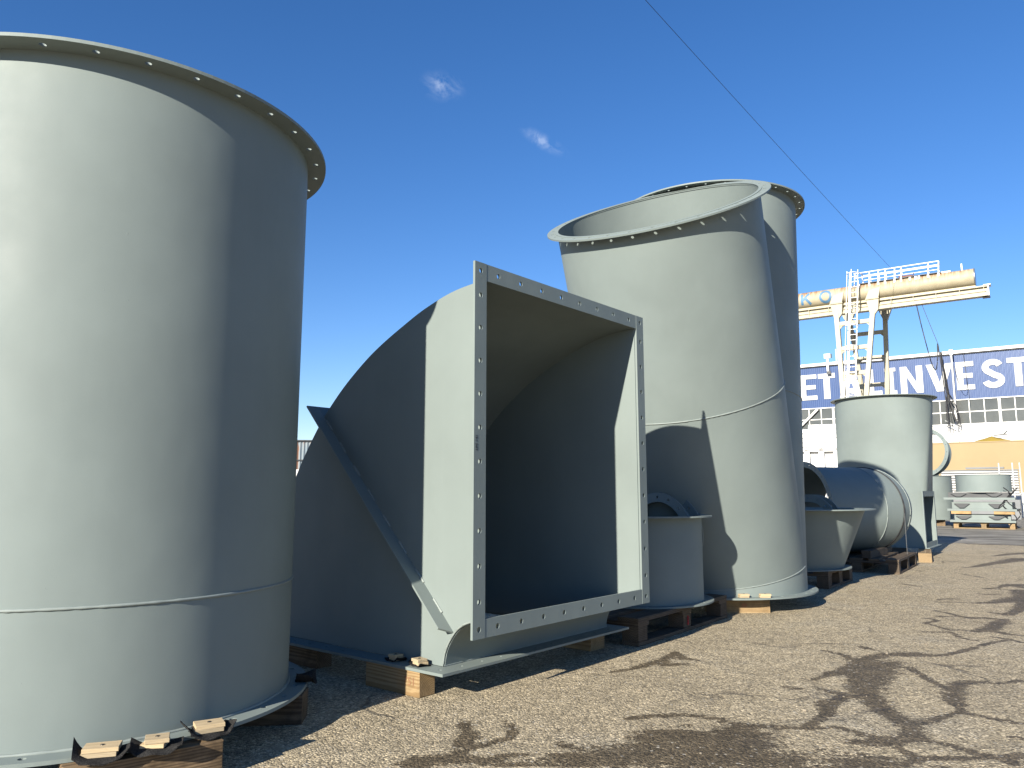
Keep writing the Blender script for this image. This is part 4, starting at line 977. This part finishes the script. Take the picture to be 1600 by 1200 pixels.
finish('safety_cage', bm, M_white, ladder)
# walkway
bm = B(); box(bm, -1.2, 2.5, -.30, .30, 11.47, 11.50); finish('walkway', bm, M_dark, cr)
bm = B()
for y_ in (-.34, .34):
    xa = -1.42 if y_ < 0 else -1.1
    bar(bm, (xa, y_, 12.04), (2.42, y_, 12.04), .04); bar(bm, (xa, y_, 11.80), (2.42, y_, 11.80), .032)
    for x in (xa, -.72, -.30, .02, .45, .75, 1.95, 2.40): bar(bm, (x, y_, 11.36), (x + (.05 if y_ < 0 else -.05), y_, 12.04), .045)
bar(bm, (2.42, -.34, 12.04), (2.42, .34, 12.04), .04); bar(bm, (-1.1, -.34, 12.04), (-1.1, .34, 12.04), .04)
finish('railing', bm, M_white, cr)
bm = B()
for x in (-1.2, -.72, -.30, .02, .45, .75, 1.15, 1.40, 1.55, 1.95, 2.40): box(bm, x - .045, x + .045, -.36, -.30, 11.28, 11.44)
finish('walkway_bracket', bm, M_white, cr)
bm = B(); box(bm, .62, 1.25, -.2, .2, 11.501, 11.60, .02); bar(bm, (1.28, 0, 11.5), (1.28, 0, 11.72), .03); finish('motor', bm, M_rust, cr)
bm = B(); box(bm, 2.45, 2.9, -.12, .12, 11.47, 11.54, .01); bar(bm, (3.38, -.05, 11.45), (3.37, -.05, 11.80), .06); finish('roller_post', bm, M_white, cr)
# letters on the tube
def on_tube(x, z_, off): q = max(-.999, min(.999, (z_ - TZ) / TR)); a_ = math.asin(q); return Vector((x, -(TR + off) * math.cos(a_), TZ + (TR + off) * math.sin(a_)))
def stroke(bm, path, w, off):
    P_ = []
    for a_, b_ in zip(path[:-1], path[1:]):
        for k in range(8): P_.append(Vector(a_).lerp(Vector(b_), k / 8))
    P_.append(Vector(path[-1])); pv = None
    for i, p in enumerate(P_):
        q = P_[min(i + 1, len(P_) - 1)] - P_[max(i - 1, 0)]; q.normalize(); nn = Vector((-q.y, q.x)) * w / 2
        row = [bm.verts.new(on_tube(*(p + nn * s_), off)) for s_ in (-1, -.3, .3, 1)]
        if pv:
            for k in range(3): bm.faces.new((pv[k], pv[k + 1], row[k + 1], row[k]))
        pv = row
bm = B(); stroke(bm, [(-4.05, 10.76), (-4.05, 11.33)], .13, .004); stroke(bm, [(-4.0, 10.99), (-3.68, 11.34)], .12, .006); stroke(bm, [(-3.88, 11.10), (-3.62, 10.76)], .13, .008); finish('letter_K', bm, M_bluel, cr)
bm = B(); stroke(bm, [(-2.86 + .26 * math.cos(u_), 11.05 + .28 * math.sin(u_)) for u_ in np.linspace(0, 2 * math.pi, 17)], .12, .004); finish('letter_O', bm, M_bluel, cr)
def lc(p): return local((17.136, 34.2, .08), GY, Vector(p) * .9)
bm = B(); tube_path(bm, [lc((x, -.1, z_)) for x, z_ in catmull([(1.32, 10.06), (1.45, 9.1), (1.62, 8.0), (1.80, 7.0), (1.95, 6.75), (2.06, 7.3), (2.10, 8.0), (2.14, 7.6), (2.22, 6.2), (2.30, 4.4)], 6)], .022, 6)
tag(finish('crane_cable', bm, M_black, None, 60), 'thick black cable looping down from the crane girder', 'cable')
bm = B(); tube_path(bm, [lc(p) for p in ((1.55, -.05, 10.06), (1.85, -.05, 8.95), (2.11, -.05, 8.02))], .012, 6); box(bm, 0, .001, 0, .001, 0, .001)
bm.verts.ensure_lookup_table()
tag(finish('thin_wire', bm, M_black, None, 60), 'thin straight wire slanting down from the crane girder to the cable knot', 'wire')
bm = B(); q0, q1 = Vector((3.152, 16.18, 11.99)), lc((.62, 0, 11.62)); back = q0 + (q0 - q1) * .75
pts = [back.lerp(q1, k / 40) - Vector((0, 0, .12 * math.sin(math.pi * k / 40))) for k in range(41)]; tube_path(bm, pts, .0065, 6)
tag(finish('overhead_wire', bm, M_black, None, 60), 'thin black wire crossing the open sky down to the crane', 'wire')

# ------------------------------------------------------------------ white steel channels behind the elbow
wc = thing('white_channel_stack', 'stack of white painted steel channels stepping up behind the segmented elbow', 'steel stack', (6.35, 15.6, 0), rad(-20))
bm = B()
for k in range(6):
    x = -.95 + k * .27
    box(bm, x, x + .10, -.4, .5, 0, 1.50 + .085 * k, .004)
box(bm, -.95, .6, -.30, -.28, 0, 1.615); finish('upright_channel_and_fill_plate', bm, M_white, wc)  # white plate added across the gaps so they read grey instead of black
bm = B()
for k in range(6):
    box(bm, -1.1 + .16 * k, .9, -.40 + .02 * k, .6, 1.62 + .0 + k * .093 + .0, 1.70 + k * .093, .004)
box(bm, -1.1, .9, .2, .6, 1.30, 1.60, .004)
finish('stacked_channel', bm, M_white, wc)
bm = B()
for k in range(6): bmesh.ops.create_cone(bm, cap_ends=True, segments=10, radius1=.014, radius2=.014, depth=.03, matrix=Matrix.Translation((-.6 + .17 * k, -.31, 2.155)) @ Matrix.Rotation(rad(90), 4, 'X'))
finish('bolt', bm, M_galv, wc)

# ------------------------------------------------------------------ far left, seen in the gap
ff_ = thing('corrugated_shed', 'rusty corrugated metal shed far off in the gap left of the duct', 'shed', (-11.5, 46, 0), rad(8))
bm = B(); zz = []; x = -4.
while x < 5: zz += [(x, 0), (x + .08, -.05), (x + .16, 0)]; x += .2
va = [bm.verts.new((x, y_, 2.75)) for x, y_ in zz]; vb = [bm.verts.new((x, y_, 3.86)) for x, y_ in zz]
for i in range(len(va) - 1): bm.faces.new((va[i], va[i + 1], vb[i + 1], vb[i]))
finish('upper_sheet', bm, M_corr, ff_)
bm = B(); zz2 = [(x, y_ - .02) for x, y_ in zz]
va = [bm.verts.new((x, y_, 0)) for x, y_ in zz2]; vb = [bm.verts.new((x, y_, 2.72)) for x, y_ in zz2]
for i in range(len(va) - 1): bm.faces.new((va[i], va[i + 1], vb[i + 1], vb[i]))
finish('lower_sheet', bm, M_corr, ff_)
bm = B(); box(bm, -4, 5, .05, 4, 0, 3.9); finish('wall', bm, M_slat, ff_)
bm = B(); box(bm, -4.1, 5.1, -.12, .05, 3.87, 3.95); box(bm, -4.1, 5.1, -.12, .0, 2.72, 2.78); finish('rail', bm, M_dark, ff_)
bm = B(); box(bm, -9.2, -6.5, 29.9, 30.2, 0, 1.72, .01)
tag(finish('white_barrier', bm, M_wallw), 'low white barrier far off in front of the corrugated shed', 'barrier')

# loose bits on the ground
bm = B(); rn = random.Random(12)
for k in range(700):
    x = rn.uniform(-.6, 5.2); y_ = rn.uniform(1.9, 7); r_ = rn.uniform(.002, .005) * (1.8 if rn.random() < .06 else 1)
    bmesh.ops.create_icosphere(bm, subdivisions=1, radius=r_, matrix=Matrix.Translation((x, y_, r_ * .35)) @ Matrix.Rotation(rn.uniform(0, 6), 4, 'Z') @ Matrix.Diagonal((rn.uniform(.7, 1.5), rn.uniform(.7, 1.2), rn.uniform(.45, .8), 1)))
gr_ = finish('gravel', bm, plain('grit', (.20, .17, .13), .9, .45, 9)); gr_['kind'] = 'stuff'; gr_['label'] = 'loose grit scattered over the asphalt'
